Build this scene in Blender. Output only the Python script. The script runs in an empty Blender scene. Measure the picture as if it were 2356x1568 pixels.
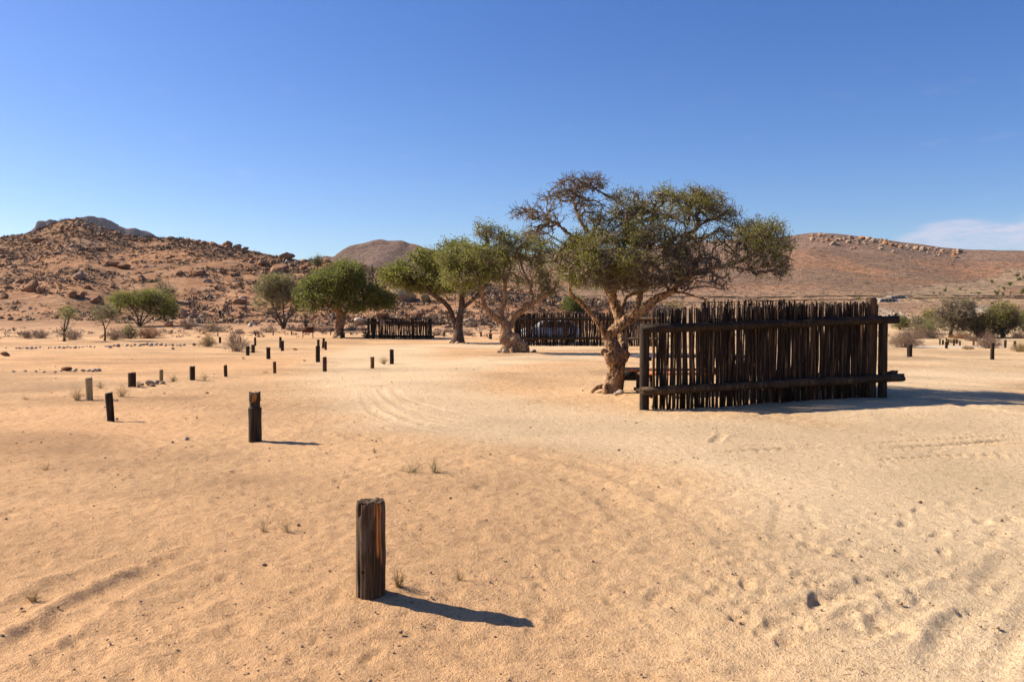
import bpy, bmesh, math, random
import numpy as np
from mathutils import Vector

random.seed(7)
RNG = np.random.default_rng(11)
R = math.radians
scn = bpy.context.scene
col = scn.collection

# ------------------------------------------------------------------ camera
CAM_Z, FPX, CX, CY = 1.7, 2000.0, 1178.0, 784.0      # photograph measured at 2356 x 1568
PITCH = math.atan(54 / FPX)
cd = bpy.data.cameras.new('camera'); cam = bpy.data.objects.new('camera', cd); col.objects.link(cam)
cam.location = (0, 0, CAM_Z); cam.rotation_euler = (math.pi / 2 - PITCH, 0, 0)
cd.sensor_width = 36; cd.lens = FPX / 2356 * 36; cd.clip_start = 0.1; cd.clip_end = 20000
scn.camera = cam

# ------------------------------------------------------------------ light
SUN_EL, SUN_AZ = R(34.5), R(-72)       # azimuth from +Y, negative to the left
sd = bpy.data.lights.new('sun', 'SUN'); sun = bpy.data.objects.new('sun', sd); col.objects.link(sun)
sd.energy = 5.0; sd.angle = R(0.53); sd.color = (1.0, 0.88, 0.72)
sv = Vector((math.sin(SUN_AZ) * math.cos(SUN_EL), math.cos(SUN_AZ) * math.cos(SUN_EL), math.sin(SUN_EL)))
sun.rotation_euler = sv.to_track_quat('Z', 'Y').to_euler(); sun.location = (-20, 10, 30)

w = bpy.data.worlds.new('World'); scn.world = w; w.use_nodes = True
nt = w.node_tree; nt.nodes.clear()


def N(nt, typ, **kw):
    n = nt.nodes.new(typ)
    for k, v in kw.items():
        if k.startswith('i_'):
            n.inputs[k[2:].replace('_', ' ')].default_value = v
        else:
            setattr(n, k, v)
    return n


def L(nt, a, b):
    nt.links.new(a, b)


def M(nt, op, a, b=None, c=None):
    n = nt.nodes.new('ShaderNodeMath'); n.operation = op
    for i, v in enumerate((a, b, c)):
        if v is None: continue
        if isinstance(v, (int, float)): n.inputs[i].default_value = v
        else: nt.links.new(v, n.inputs[i])
    return n.outputs[0]


def MR(nt, v, a, b, c=0.0, d=1.0, smooth=True):
    n = nt.nodes.new('ShaderNodeMapRange')
    n.interpolation_type = 'SMOOTHSTEP' if smooth else 'LINEAR'
    nt.links.new(v, n.inputs[0])
    for i, q in enumerate((a, b, c, d)):
        if isinstance(q, (int, float)): n.inputs[i + 1].default_value = q
        else: nt.links.new(q, n.inputs[i + 1])
    return n.outputs[0]


def mixc(nt, fac, a, b, blend='MIX'):
    n = nt.nodes.new('ShaderNodeMix'); n.data_type = 'RGBA'; n.blend_type = blend
    for sock, v in ((n.inputs[0], fac), (n.inputs[6], a), (n.inputs[7], b)):
        if isinstance(v, (int, float)): sock.default_value = v
        elif isinstance(v, tuple): sock.default_value = (*v[:3], 1)
        else: nt.links.new(v, sock)
    return n.outputs[2]


sky = N(nt, 'ShaderNodeTexSky', sky_type='NISHITA')
sky.sun_disc = False; sky.sun_elevation = SUN_EL; sky.sun_rotation = SUN_AZ
sky.altitude = 900; sky.air_density = 1.0; sky.dust_density = 1.1; sky.ozone_density = 4.0
hs = N(nt, 'ShaderNodeHueSaturation'); hs.inputs['Saturation'].default_value = 1.25; hs.inputs['Hue'].default_value = .514; hs.inputs['Value'].default_value = 1.2
L(nt, sky.outputs[0], hs.inputs['Color'])
tc = N(nt, 'ShaderNodeTexCoord'); sp = N(nt, 'ShaderNodeSeparateXYZ'); L(nt, tc.outputs['Generated'], sp.inputs[0])
az = M(nt, 'ARCTAN2', sp.outputs[0], sp.outputs[1]); el = sp.outputs[2]
cv = N(nt, 'ShaderNodeCombineXYZ'); L(nt, M(nt, 'MULTIPLY', az, 9.0), cv.inputs[0]); L(nt, M(nt, 'MULTIPLY', el, 34.0), cv.inputs[1])
nz = N(nt, 'ShaderNodeTexNoise'); nz.inputs['Scale'].default_value = 1.6; nz.inputs['Detail'].default_value = 7
L(nt, cv.outputs[0], nz.inputs['Vector'])
nf = M(nt, 'SUBTRACT', nz.outputs[0], 0.5)
top = M(nt, 'ADD', MR(nt, az, 0.37, 0.455, 0.062, 0.101), M(nt, 'MULTIPLY', nf, 0.035))
bank = MR(nt, M(nt, 'SUBTRACT', top, el), -0.003, 0.012)
bank = M(nt, 'MULTIPLY', bank, MR(nt, az, 0.33, 0.43))
bank = M(nt, 'MULTIPLY', bank, MR(nt, M(nt, 'SUBTRACT', el, M(nt, 'MULTIPLY', nf, 0.06)), 0.055, 0.098, 0.22, 0.60))
bank = M(nt, 'MULTIPLY', bank, MR(nt, az, 0.8, 1.3, 1.0, 0.0))
nz2 = N(nt, 'ShaderNodeTexNoise'); nz2.inputs['Scale'].default_value = 5.0; nz2.inputs['Detail'].default_value = 8; nz2.inputs['Roughness'].default_value = .62; L(nt, cv.outputs[0], nz2.inputs['Vector'])
bank = M(nt, 'MULTIPLY', bank, MR(nt, nz2.outputs[0], .30, .62, .45, 1.15))
wis = MR(nt, nz.outputs[0], 0.58, 0.82, 0.0, 0.10)
wis = M(nt, 'MULTIPLY', wis, MR(nt, el, 0.10, 0.14)); wis = M(nt, 'MULTIPLY', wis, MR(nt, el, 0.19, 0.30, 1.0, 0.0))
cm = M(nt, 'MAXIMUM', bank, wis)
skyc = mixc(nt, cm, hs.outputs[0], (6.6, 6.0, 7.0))
bg = N(nt, 'ShaderNodeBackground'); bg.inputs[1].default_value = 0.064
L(nt, skyc, bg.inputs[0])
wo = N(nt, 'ShaderNodeOutputWorld'); L(nt, bg.outputs[0], wo.inputs[0])

vs = scn.view_settings
vs.view_transform = 'Standard'; vs.look = 'None'; vs.exposure = 0.92; vs.gamma = 1.0; vs.use_curve_mapping = False

# ------------------------------------------------------------------ pixels to places


def ray(x, y):
    a, v = (x - CX) / FPX, -(y - CY) / FPX
    c, s = math.cos(PITCH), math.sin(PITCH)
    d = np.array([a, c + v * s, -s + v * c])
    return d / d[1]                       # per metre of depth


def at(x, y, Y):
    d = ray(x, y); return np.array([d[0] * Y, Y, CAM_Z + d[2] * Y])


def Z1(a, b): return 1035.4 + a * .36684, 379.6 + b * .36684
def Z2(a, b): return (2300 + a / 1.6829) / 1.7385, (1100 + b / 1.6829) / 1.7385
def Z3(a, b): return a * .24415, 460.2 + b * .24415
def Z4(a, b): return 517.7 + a * .24415, 517.7 + b * .24415
def Z5(a, b): return 1783.1 + a * .2432, 488.9 + b * .2432
def ZA(a, b): return 115.0 + a * .36622, 719.0 + b * .36622

# ------------------------------------------------------------------ noise


def hsh(ix, iy, iz, s):
    n = (ix * 374761393 + iy * 668265263 + iz * 2147483647 + s * 1274126177) & 0xffffffff
    n = ((n ^ (n >> 13)) * 1274126177) & 0xffffffff
    n = ((n ^ (n >> 15)) * 668265263) & 0xffffffff
    return ((n ^ (n >> 16)) & 0xffffff) / float(0xffffff)


def vn(x, y, s=0):
    x = np.asarray(x, float); y = np.asarray(y, float)
    ix = np.floor(x).astype(np.int64); iy = np.floor(y).astype(np.int64)
    fx = x - ix; fy = y - iy; fx = fx * fx * (3 - 2 * fx); fy = fy * fy * (3 - 2 * fy)
    a = hsh(ix, iy, 0, s); b = hsh(ix + 1, iy, 0, s); c = hsh(ix, iy + 1, 0, s); d = hsh(ix + 1, iy + 1, 0, s)
    return (a + (b - a) * fx) * (1 - fy) + (c + (d - c) * fx) * fy - 0.5


def fbm(x, y, o=3, s=0):
    r = 0; a = 1.0
    for k in range(o):
        r = r + a * vn(x * 2 ** k + 17.3 * k, y * 2 ** k - 9.1 * k, s + k); a *= .5
    return r


def vn3(p, s=0):
    i = np.floor(p).astype(np.int64); f = p - i; f = f * f * (3 - 2 * f)
    r = 0
    for dx in (0, 1):
        for dy in (0, 1):
            for dz in (0, 1):
                wgt = (f[:, 0] if dx else 1 - f[:, 0]) * (f[:, 1] if dy else 1 - f[:, 1]) * (f[:, 2] if dz else 1 - f[:, 2])
                r = r + wgt * hsh(i[:, 0] + dx, i[:, 1] + dy, i[:, 2] + dz, s)
    return r - .5


def sstep(x, a, b):
    u = np.clip((x - a) / (b - a), 0, 1); return u * u * (3 - 2 * u)

# ------------------------------------------------------------------ terrain


FAR_RIDGE = [(-600, 605), (600, 605), (990, 600), (1150, 590), (1300, 580), (1500, 562), (1700, 550), (1800, 545), (1850, 537), (1890, 533), (1940, 541),
             (2000, 546), (2070, 556), (2130, 564), (2209, 574), (2356, 577), (2700, 586), (3600, 600)]
LEFT_RIDGE = [(-500, 590), (-200, 560), (0, 545), (85, 533), (130, 514), (165, 507), (200, 511), (240, 527), (290, 541), (345, 546), (430, 553), (520, 565), (600, 581),
              (700, 594), (760, 599), (900, 614), (1000, 626), (1100, 645), (1300, 676), (1500, 702), (1650, 728), (1750, 745)]
L_DIST = [(-500, 215), (0, 225), (180, 235), (600, 190), (900, 160), (1300, 150), (1700, 140)]
fr_t = np.array([(p[0] - CX) / FPX for p in FAR_RIDGE]); fr_e = np.array([(730 - p[1]) / FPX for p in FAR_RIDGE])
lr_t = np.array([(p[0] - CX) / FPX for p in LEFT_RIDGE]); lr_e = np.array([(730 - p[1]) / FPX for p in LEFT_RIDGE])
ld_t = np.array([(p[0] - CX) / FPX for p in L_DIST]); ld_v = np.array([p[1] for p in L_DIST], float)



def dense(t, v, wdt):
    tt = np.linspace(t[0], t[-1], 3000); vv = np.interp(tt, t, v); k = max(3, int(wdt / (tt[1] - tt[0]))); w_ = np.hanning(k + 2)[1:-1]; w_ /= w_.sum()
    return tt, np.convolve(np.pad(vv, (k // 2, k - 1 - k // 2), mode='edge'), w_, 'valid')


fr_t, fr_e = dense(fr_t, fr_e, .06); lr_t, lr_e = dense(lr_t, lr_e, .03); ld_t, ld_v = dense(ld_t, ld_v, .3)


def left_hill(X, Y):
    t = X / np.maximum(Y, 1.0)
    Rr = np.interp(t, ld_t, ld_v); Zr = 1.7 + np.interp(t, lr_t, lr_e) * Rr
    Zr = np.where(t < lr_t[0], Zr * np.exp(-((t - lr_t[0]) / .5) ** 2), Zr)
    toe = 76.0
    u = np.clip((Y - toe) / (Rr - toe), 0, 1)
    pr = .6 * u ** 1.7 + .4 * u * u * (3 - 2 * u)
    over = np.maximum(Y - Rr, 0)
    z = Zr * pr * np.exp(-(over / 70.0) ** 2)
    m = sstep(Y, 80, 115) * (Zr > .5) * np.exp(-(over / 90.0) ** 2) * sstep(Zr, 1, 5)
    z = z + m * (1.6 * fbm(X / 26, Y / 26, 3, 5) + .5 * fbm(X / 5, Y / 5, 2, 9))
    return np.where(Y > toe, z, 0.0), m


def plain(X, Y):
    t = X / np.maximum(Y, 1.0)
    z = np.interp(Y, [0, 70, 110, 200, 300, 400], [0, 0, .7, 3.1, 6.4, 10.2])
    Zr = 1.7 + np.interp(t, fr_t, fr_e) * 1400
    u = np.clip((Y - 400) / 1000, 0, 1)
    z = z + (Zr - 10.2) * (.75 * u + .25 * u * u) * np.exp(-(np.maximum(Y - 1400, 0) / 1500) ** 2)
    m = sstep(Y, 80, 300)
    z = z + m * (1.2 * fbm(X / 60, Y / 60, 3, 21)) + sstep(Y, 420, 800) * (1 - sstep(Y, 1250, 1400)) * (11 * fbm(X / 190, Y / 190, 3, 31) - 9 * (1 - 2 * np.abs(fbm(X / 120, Y / 260, 3, 37))))
    for yc, hgt in ((306, 1.3), (398, 1.4)):
        z = z + hgt * np.clip(1.35 - np.abs(Y - yc) / 7, 0, 1) * sstep(X, -40, 20)
    return z


def g(X, Y):
    X = np.asarray(X, float); Y = np.asarray(Y, float)
    h, m = left_hill(X, Y)
    z = np.maximum(plain(X, Y), h)
    rr = np.hypot(X, Y)
    z = z + .10 * fbm(X / 7, Y / 7, 2, 2) * sstep(rr, 7, 16) * (1 - sstep(rr, 90, 140))
    z = z + .20 * np.exp(-((X - 7.4) ** 2 + (Y - 18.2) ** 2) / (2 * 2.9 ** 2))
    z = z + .05 * np.exp(-((X + .95) ** 2 + (Y - 5.45) ** 2) / (2 * .45 ** 2)) - .05 * np.exp(-((X - .35) ** 2 + (Y - 4.7) ** 2) / (2 * .8 ** 2))
    return z


def gz(x, y): return float(g(np.array([x]), np.array([y]))[0])


YS = np.exp(np.linspace(math.log(2.0), math.log(1900), 5000))


def gp(x, y):
    """point where the pixel's ray meets the ground"""
    d = ray(x, y)
    zr = CAM_Z + d[2] * YS
    hit = np.nonzero(zr < g(d[0] * YS, YS))[0]
    if len(hit) == 0:
        Y = 1300.0
    else:
        i = max(hit[0], 1)
        yy = np.linspace(YS[i - 1], YS[i], 60)
        k = np.nonzero(CAM_Z + d[2] * yy < g(d[0] * yy, yy))[0]
        Y = yy[k[0]] if len(k) else YS[i]
    return np.array([d[0] * Y, Y, gz(d[0] * Y, Y)])

# ------------------------------------------------------------------ mesh helpers


def mk(name, V, F):
    """V (n,3); F array or list of arrays of equal-size faces"""
    V = np.asarray(V, np.float32)
    Fs = F if isinstance(F, list) else [F]
    Fs = [np.asarray(f, np.int32) for f in Fs if len(f)]
    me = bpy.data.meshes.new(name)
    me.vertices.add(len(V)); me.vertices.foreach_set('co', V.ravel())
    tot = sum(f.size for f in Fs); npol = sum(len(f) for f in Fs)
    me.loops.add(tot); me.loops.foreach_set('vertex_index', np.concatenate([f.ravel() for f in Fs]))
    me.polygons.add(npol)
    sizes = np.concatenate([np.full(len(f), f.shape[1], np.int32) for f in Fs])
    st = np.zeros(npol, np.int32); st[1:] = np.cumsum(sizes)[:-1]
    me.polygons.foreach_set('loop_start', st)
    me.update(calc_edges=True); me.validate()
    return me


def smooth(me, v=True):
    me.polygons.foreach_set('use_smooth', np.full(len(me.polygons), v)); return me


def obj(name, me, m=None, parent=None, loc=(0, 0, 0)):
    o = bpy.data.objects.new(name, me); col.objects.link(o)
    if m is not None and me is not None and not me.materials: me.materials.append(m)
    o.location = [float(v) for v in loc]
    if parent: o.parent = parent
    return o


def tag(o, label, cat=None, group=None, kind=None):
    o['label'] = label
    if cat: o['category'] = cat
    if group: o['group'] = group
    if kind: o['kind'] = kind
    return o


def thing(name, label, cat, loc, group=None):
    return tag(obj(name, None, None, None, loc), label, cat, group)


def struct(o):
    o['kind'] = 'structure'; return o


class MB:
    def __init__(s): s.v = []; s.q = []; s.t = []; s.n = 0

    def add(s, V, F):
        V = np.asarray(V, float); F = np.asarray(F, int)
        s.v.append(V)
        (s.q if F.shape[1] == 4 else s.t).append(F + s.n); s.n += len(V); return s

    def box(s, c, d, rz=0.0, taper=1.0):
        x, y, z = [q / 2 for q in d]
        V = np.array([[sx * x * (taper if sz > 0 else 1), sy * y * (taper if sz > 0 else 1), sz * z] for sz in (-1, 1) for sx, sy in ((-1, -1), (1, -1), (1, 1), (-1, 1))])
        cz, sn = math.cos(rz), math.sin(rz)
        V = np.stack([V[:, 0] * cz - V[:, 1] * sn, V[:, 0] * sn + V[:, 1] * cz, V[:, 2]], 1) + np.array(c)
        return s.add(V, [[3, 2, 1, 0], [4, 5, 6, 7], [0, 1, 5, 4], [1, 2, 6, 5], [2, 3, 7, 6], [3, 0, 4, 7]])

    def tube(s, P, rad, sides=8, cap=True, twist=0.0):
        P = np.asarray(P, float); n = len(P)
        rad = np.asarray(rad, float)
        if rad.ndim == 0: rad = np.full(n, float(rad))
        T = np.gradient(P, axis=0); T /= np.linalg.norm(T, axis=1)[:, None] + 1e-9
        u = np.cross(T[0], [0.31, .95, .05]); u /= np.linalg.norm(u)
        ang = np.arange(sides) / sides * 2 * math.pi
        V = []
        for i in range(n):
            u = u - T[i] * u.dot(T[i]); u /= np.linalg.norm(u) + 1e-9
            b = np.cross(T[i], u)
            rr = rad[i] if rad.ndim == 1 else rad[i][:, None]
            V.append(P[i] + (np.cos(ang)[:, None] * u + np.sin(ang)[:, None] * b) * rr)
        V = np.concatenate(V)
        k = np.arange(sides); k2 = (k + 1) % sides
        F = np.concatenate([np.stack([i * sides + k, i * sides + k2, (i + 1) * sides + k2, (i + 1) * sides + k], 1) for i in range(n - 1)])
        s.add(V, F)
        if cap:
            for i in (0, n - 1):
                base = s.n - len(V) + i * sides
                s.v.append(P[i][None]); c = s.n; s.n += 1
                f = np.stack([base + k, base + k2, np.full(sides, c)], 1)
                s.t.append(f[:, ::-1] if i == 0 else f)
        return s

    def mesh(s, name):
        return mk(name, np.concatenate(s.v), [np.concatenate(a) for a in (s.q, s.t) if a])

    def build(s, name, m, parent=None, loc=(0, 0, 0), sm=False):
        me = s.mesh(name)
        if sm: smooth(me)
        return obj(name, me, m, parent, loc)


def prisms(P0, P1, R0, R1, sides=3):
    """many thin tapered sticks in one mesh"""
    P0 = np.asarray(P0, float); P1 = np.asarray(P1, float)
    T = P1 - P0; T /= np.linalg.norm(T, axis=1)[:, None] + 1e-9
    ref = np.where(np.abs(T[:, 2:3]) > .8, np.array([[1., 0, 0]]), np.array([[0, 0, 1.]]))
    u = np.cross(T, ref); u /= np.linalg.norm(u, axis=1)[:, None] + 1e-9
    b = np.cross(T, u); n = len(P0)
    ang = np.arange(sides) / sides * 2 * math.pi
    rg = np.cos(ang)[None, :, None] * u[:, None] + np.sin(ang)[None, :, None] * b[:, None]
    V = np.concatenate([P0[:, None] + rg * np.asarray(R0)[:, None, None], P1[:, None] + rg * np.asarray(R1)[:, None, None]], 1).reshape(-1, 3)
    k = np.arange(sides); k2 = (k + 1) % sides
    f = np.stack([k, k2, sides + k2, sides + k], 1)
    F = (f[None] + (np.arange(n) * 2 * sides)[:, None, None]).reshape(-1, 4)
    return V, F


def rand_dirs(n):
    v = RNG.normal(size=(n, 3)); return v / np.linalg.norm(v, axis=1)[:, None]


def leaf_quads(C, ln, wd, up=0.0):
    n = len(C)
    d = rand_dirs(n); d[:, 2] += up; d /= np.linalg.norm(d, axis=1)[:, None]
    e = np.cross(d, rand_dirs(n)); e /= np.linalg.norm(e, axis=1)[:, None] + 1e-9
    l = ln * RNG.uniform(.6, 1.4, (n, 1)); ww = wd * RNG.uniform(.6, 1.4, (n, 1))
    V = np.stack([C, C + d * l * .5 + e * ww, C + d * l, C + d * l * .5 - e * ww], 1).reshape(-1, 3)
    return V, np.arange(n * 4).reshape(-1, 4)


def rotmats(n, tilt=math.pi):
    a = RNG.uniform(0, 2 * math.pi, n); b = RNG.uniform(-tilt, tilt, n); c = RNG.uniform(0, 2 * math.pi, n)
    def rz(t):
        m = np.zeros((n, 3, 3)); m[:, 0, 0] = m[:, 1, 1] = np.cos(t); m[:, 0, 1] = -np.sin(t); m[:, 1, 0] = np.sin(t); m[:, 2, 2] = 1; return m
    rx = np.zeros((n, 3, 3)); rx[:, 0, 0] = 1; rx[:, 1, 1] = rx[:, 2, 2] = np.cos(b); rx[:, 1, 2] = -np.sin(b); rx[:, 2, 1] = np.sin(b)
    return rz(a) @ rx @ rz(c)


def scatter(bases, pos, scale, tilt=math.pi):
    """bases: list of (V,F tri); pos (n,3); scale (n,3) -> V,F"""
    n = len(pos); pick = RNG.integers(0, len(bases), n); rm = rotmats(n, tilt)
    Vs, Fs, off = [], [], 0
    for k, (bv, bf) in enumerate(bases):
        s = np.nonzero(pick == k)[0]
        if not len(s): continue
        V = np.einsum('nij,vj->nvi', rm[s], bv) * scale[s][:, None, :] + pos[s][:, None, :]
        Vs.append(V.reshape(-1, 3)); Fs.append((bf[None] + (np.arange(len(s)) * len(bv))[:, None, None]).reshape(-1, 3) + off)
        off += len(s) * len(bv)
    return np.concatenate(Vs), np.concatenate(Fs)


def ico(sub):
    bm = bmesh.new(); bmesh.ops.create_icosphere(bm, subdivisions=sub, radius=1.0)
    V = np.array([v.co[:] for v in bm.verts]); F = np.array([[v.index for v in f.verts] for f in bm.faces]); bm.free()
    return V, F


def rock(sub, seed, cuts=9, rough=.12):
    V, F = ico(sub); rs = np.random.default_rng(seed); V = V.copy()
    for _ in range(cuts):
        d = rs.normal(size=3); d /= np.linalg.norm(d); h = rs.uniform(.55, .85)
        s = V @ d; k = s > h; V[k] -= d[None] * ((s[k] - h) * .9)[:, None]
    V *= (1 + rough * 2 * vn3(V * 1.7 + seed * 3.1, seed) + rough * vn3(V * 4.5 + seed, seed + 3))[:, None]
    return V, F


# ------------------------------------------------------------------ materials


def newmat(name):
    m = bpy.data.materials.new(name); m.use_nodes = True
    t = m.node_tree; b = t.nodes['Principled BSDF']; b.inputs['Specular IOR Level'].default_value = .2
    return m, t, b


def coords(t, kind='Object', scale=(1, 1, 1), rnd=True):
    c = N(t, 'ShaderNodeTexCoord'); mp = N(t, 'ShaderNodeMapping'); mp.inputs['Scale'].default_value = scale
    L(t, c.outputs[kind], mp.inputs[0])
    if rnd:
        oi = N(t, 'ShaderNodeObjectInfo'); cm_ = N(t, 'ShaderNodeCombineXYZ')
        v = M(t, 'MULTIPLY', oi.outputs['Random'], 37.0)
        for k in range(3): L(t, v, cm_.inputs[k])
        L(t, cm_.outputs[0], mp.inputs['Location'])
    return mp.outputs[0]


def noise(t, vec, scale, detail=4, rough=.55):
    n = N(t, 'ShaderNodeTexNoise'); n.inputs['Scale'].default_value = scale; n.inputs['Detail'].default_value = detail; n.inputs['Roughness'].default_value = rough
    if vec is not None: L(t, vec, n.inputs['Vector'])
    return n.outputs[0]


def ramp(t, fac, stops):
    r = N(t, 'ShaderNodeValToRGB'); cr = r.color_ramp
    while len(cr.elements) < len(stops): cr.elements.new(.5)
    for e, (p, c) in zip(cr.elements, stops): e.position = p; e.color = (*c, 1)
    L(t, fac, r.inputs[0]); return r.outputs[0]


def bump(t, b, h, strength, dist):
    n = N(t, 'ShaderNodeBump'); n.inputs['Strength'].default_value = strength; n.inputs['Distance'].default_value = dist
    L(t, h, n.inputs['Height']); L(t, n.outputs[0], b.inputs['Normal'])


def wood(name, dark, mid, light, sc=1.0, gloss=.75, bare=None, barecut=.62, tint=False, head=None, mild=False):
    m, t, b = newmat(name)
    v = coords(t, 'Object', (14 * sc, 14 * sc, 1.1 * sc)); v2 = coords(t, 'Object', (3 * sc, 3 * sc, .9 * sc))
    n1 = noise(t, v, 2.2, 6, .65); n2 = noise(t, v2, 2.0, 3)
    c = ramp(t, n1, [(.28, dark), (.5, mid), (.75, light)])
    c = mixc(t, MR(t, n2, .35, .7), c, mixc(t, .65, c, dark))
    if bare:
        n3 = noise(t, coords(t, 'Object', (5, 5, .8)), 1.6, 3)
        fm = MR(t, n3, barecut, barecut + .07)
        if head:
            so = N(t, 'ShaderNodeSeparateXYZ'); L(t, N(t, 'ShaderNodeTexCoord').outputs['Object'], so.inputs[0])
            band = M(t, 'MULTIPLY', MR(t, so.outputs[2], head[0] - .01, head[0] + .01), MR(t, so.outputs[2], head[1], head[1] + .03, 1, 0))
            fm = M(t, 'MAXIMUM', fm, M(t, 'MULTIPLY', band, MR(t, n3, .50, .60)))
        c = mixc(t, fm, c, mixc(t, n1, tuple(q * .55 for q in bare), bare))
    if mild: c = mixc(t, 1.0, c, ramp(t, N(t, 'ShaderNodeObjectInfo').outputs['Random'], [(0, (.7, .66, .62)), (.6, (1.1, 1.05, 1)), (1.0, (2.0, 1.8, 1.55))]), 'MULTIPLY')
    if tint: c = mixc(t, 1.0, c, ramp(t, N(t, 'ShaderNodeObjectInfo').outputs['Random'], [(0, (.45, .40, .36)), (.6, (1.05, .97, .9)), (.85, (1.9, 1.65, 1.4)), (1.0, (4.2, 3.5, 2.8))]), 'MULTIPLY')
    L(t, c, b.inputs['Base Color']); b.inputs['Roughness'].default_value = gloss
    bump(t, b, n1, .7, .012 / sc)
    return m


W_BLACK = wood('creosote_wood', (.012, .008, .005), (.036, .023, .013), (.11, .072, .040), mild=True)
W_BROWN = wood('brown_wood', (.020, .010, .005), (.065, .032, .014), (.16, .085, .038))
W_BARE = wood('charred_split_wood', (.012, .008, .005), (.040, .025, .014), (.11, .068, .036), bare=(.55, .22, .055), barecut=.60)
W_HEAD = wood('charred_post_with_bare_head', (.012, .008, .005), (.040, .025, .014), (.11, .068, .036), bare=(.70, .29, .075), barecut=.60, head=(.545, .64))
W_ORANGE = wood('orange_brown_wood', (.05, .020, .008), (.15, .062, .02), (.30, .14, .05))
W_PALE = wood('pale_treated_wood', (.20, .14, .06), (.36, .27, .13), (.50, .40, .22))
W_PINK = wood('weathered_wood', (.07, .04, .03), (.16, .10, .07), (.28, .19, .14))
W_POLE = wood('fence_pole_wood', (.010, .007, .005), (.036, .022, .014), (.15, .10, .065), 1.0, tint=True)
W_GREEN = wood('green_painted_plank', (.006, .014, .008), (.012, .030, .018), (.03, .055, .035))
W_SEAT = wood('orange_varnished_plank', (.30, .075, .018), (.50, .14, .035), (.62, .22, .07), gloss=.45)
W_TABLE = wood('grey_plank', (.03, .034, .04), (.07, .075, .085), (.14, .14, .15))


def simple(name, c, rough=.7, metal=0.0, var=.25, sc=8.0, bmp=0.0):
    m, t, b = newmat(name)
    n = noise(t, coords(t), sc, 4)
    cc = mixc(t, n, tuple(q * (1 - var) for q in c), tuple(min(q * (1 + var), 1) for q in c))
    L(t, cc, b.inputs['Base Color']); b.inputs['Roughness'].default_value = rough; b.inputs['Metallic'].default_value = metal
    if bmp: bump(t, b, n, bmp, .02)
    return m


def stone_mat(name, a, b_, c, sc=1.0):
    m, t, b = newmat(name)
    v = coords(t, 'Object')
    n1 = noise(t, v, 2.4 * sc, 6, .65); n2 = noise(t, v, 11 * sc, 5, .7)
    cc = ramp(t, n1, [(.3, a), (.5, b_), (.72, c)])
    cc = mixc(t, MR(t, n2, .35, .75), mixc(t, .35, cc, tuple(q * .4 for q in a)), cc)
    L(t, cc, b.inputs['Base Color']); b.inputs['Roughness'].default_value = .9
    bump(t, b, n2, .8, .06 / sc)
    return m


ROCK_ORANGE = stone_mat('orange_granite', (.22, .105, .047), (.36, .18, .086), (.48, .28, .15))
ROCK_GREY = stone_mat('pale_granite', (.23, .15, .095), (.38, .255, .165), (.50, .37, .26))
ROCK_WHITE = stone_mat('white_quartz', (.50, .38, .28), (.68, .55, .42), (.80, .70, .58))


STONE_TAN = stone_mat('tan_stone', (.34, .23, .15), (.50, .36, .24), (.62, .48, .34), 2.0)


def leafmat(name, a, b_, c, trans=.25):
    m, t, b = newmat(name)
    ge = N(t, 'ShaderNodeNewGeometry')
    cc = ramp(t, ge.outputs['Random Per Island'], [(.0, a), (.55, b_), (1.0, c)])
    L(t, cc, b.inputs['Base Color']); b.inputs['Roughness'].default_value = .6
    tr = N(t, 'ShaderNodeBsdfTranslucent'); L(t, cc, tr.inputs[0])
    mx = N(t, 'ShaderNodeMixShader'); mx.inputs[0].default_value = trans
    L(t, b.outputs[0], mx.inputs[1]); L(t, tr.outputs[0], mx.inputs[2])
    L(t, mx.outputs[0], t.nodes['Material Output'].inputs[0])
    return m


LEAF_OLIVE = leafmat('olive_leaf', (.14, .140, .024), (.23, .225, .042), (.31, .285, .065), .5)
LEAF_GREEN = leafmat('green_leaf', (.14, .150, .030), (.215, .225, .046), (.29, .28, .07), .5)
LEAF_DEEP = leafmat('deep_green_leaf', (.105, .122, .026), (.17, .19, .042), (.24, .25, .062), .5)
LEAF_GREY = leafmat('grey_green_leaf', (.17, .165, .06), (.24, .23, .09), (.31, .29, .13), .5)
LEAF_YELL = leafmat('yellow_green_leaf', (.12, .12, .02), (.22, .20, .03), (.33, .28, .05))
TWIG_DRY = leafmat('dry_twig', (.17, .105, .068), (.27, .18, .12), (.38, .27, .19), .0)
TWIG_HILL = leafmat('hill_scrub_twig', (.09, .06, .035), (.16, .105, .065), (.26, .18, .12), .0)
TWIG_TAN = leafmat('tan_twig', (.30, .20, .085), (.44, .31, .14), (.56, .43, .22), .3)
TWIG_RUST = leafmat('rusty_twig', (.19, .085, .036), (.30, .145, .065), (.40, .22, .11), .0)


def bark(name, a, b_, c, sc=1.0):
    m, t, b = newmat(name)
    v = coords(t, 'Object', (8 * sc, 8 * sc, 2.2 * sc)); n1 = noise(t, v, 2.2, 7, .7)
    v2 = coords(t, 'Object', (1, 1, 1)); n2 = noise(t, v2, 1.7, 3)
    cc = ramp(t, n1, [(.40, a), (.47, b_), (.62, c)])
    cc = mixc(t, MR(t, n2, .40, .65, 0, .55), cc, mixc(t, .8, cc, (.36, .17, .07), 'MULTIPLY'))
    L(t, cc, b.inputs['Base Color']); b.inputs['Roughness'].default_value = .92
    bump(t, b, n1, 1.0, .05)
    return m


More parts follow.
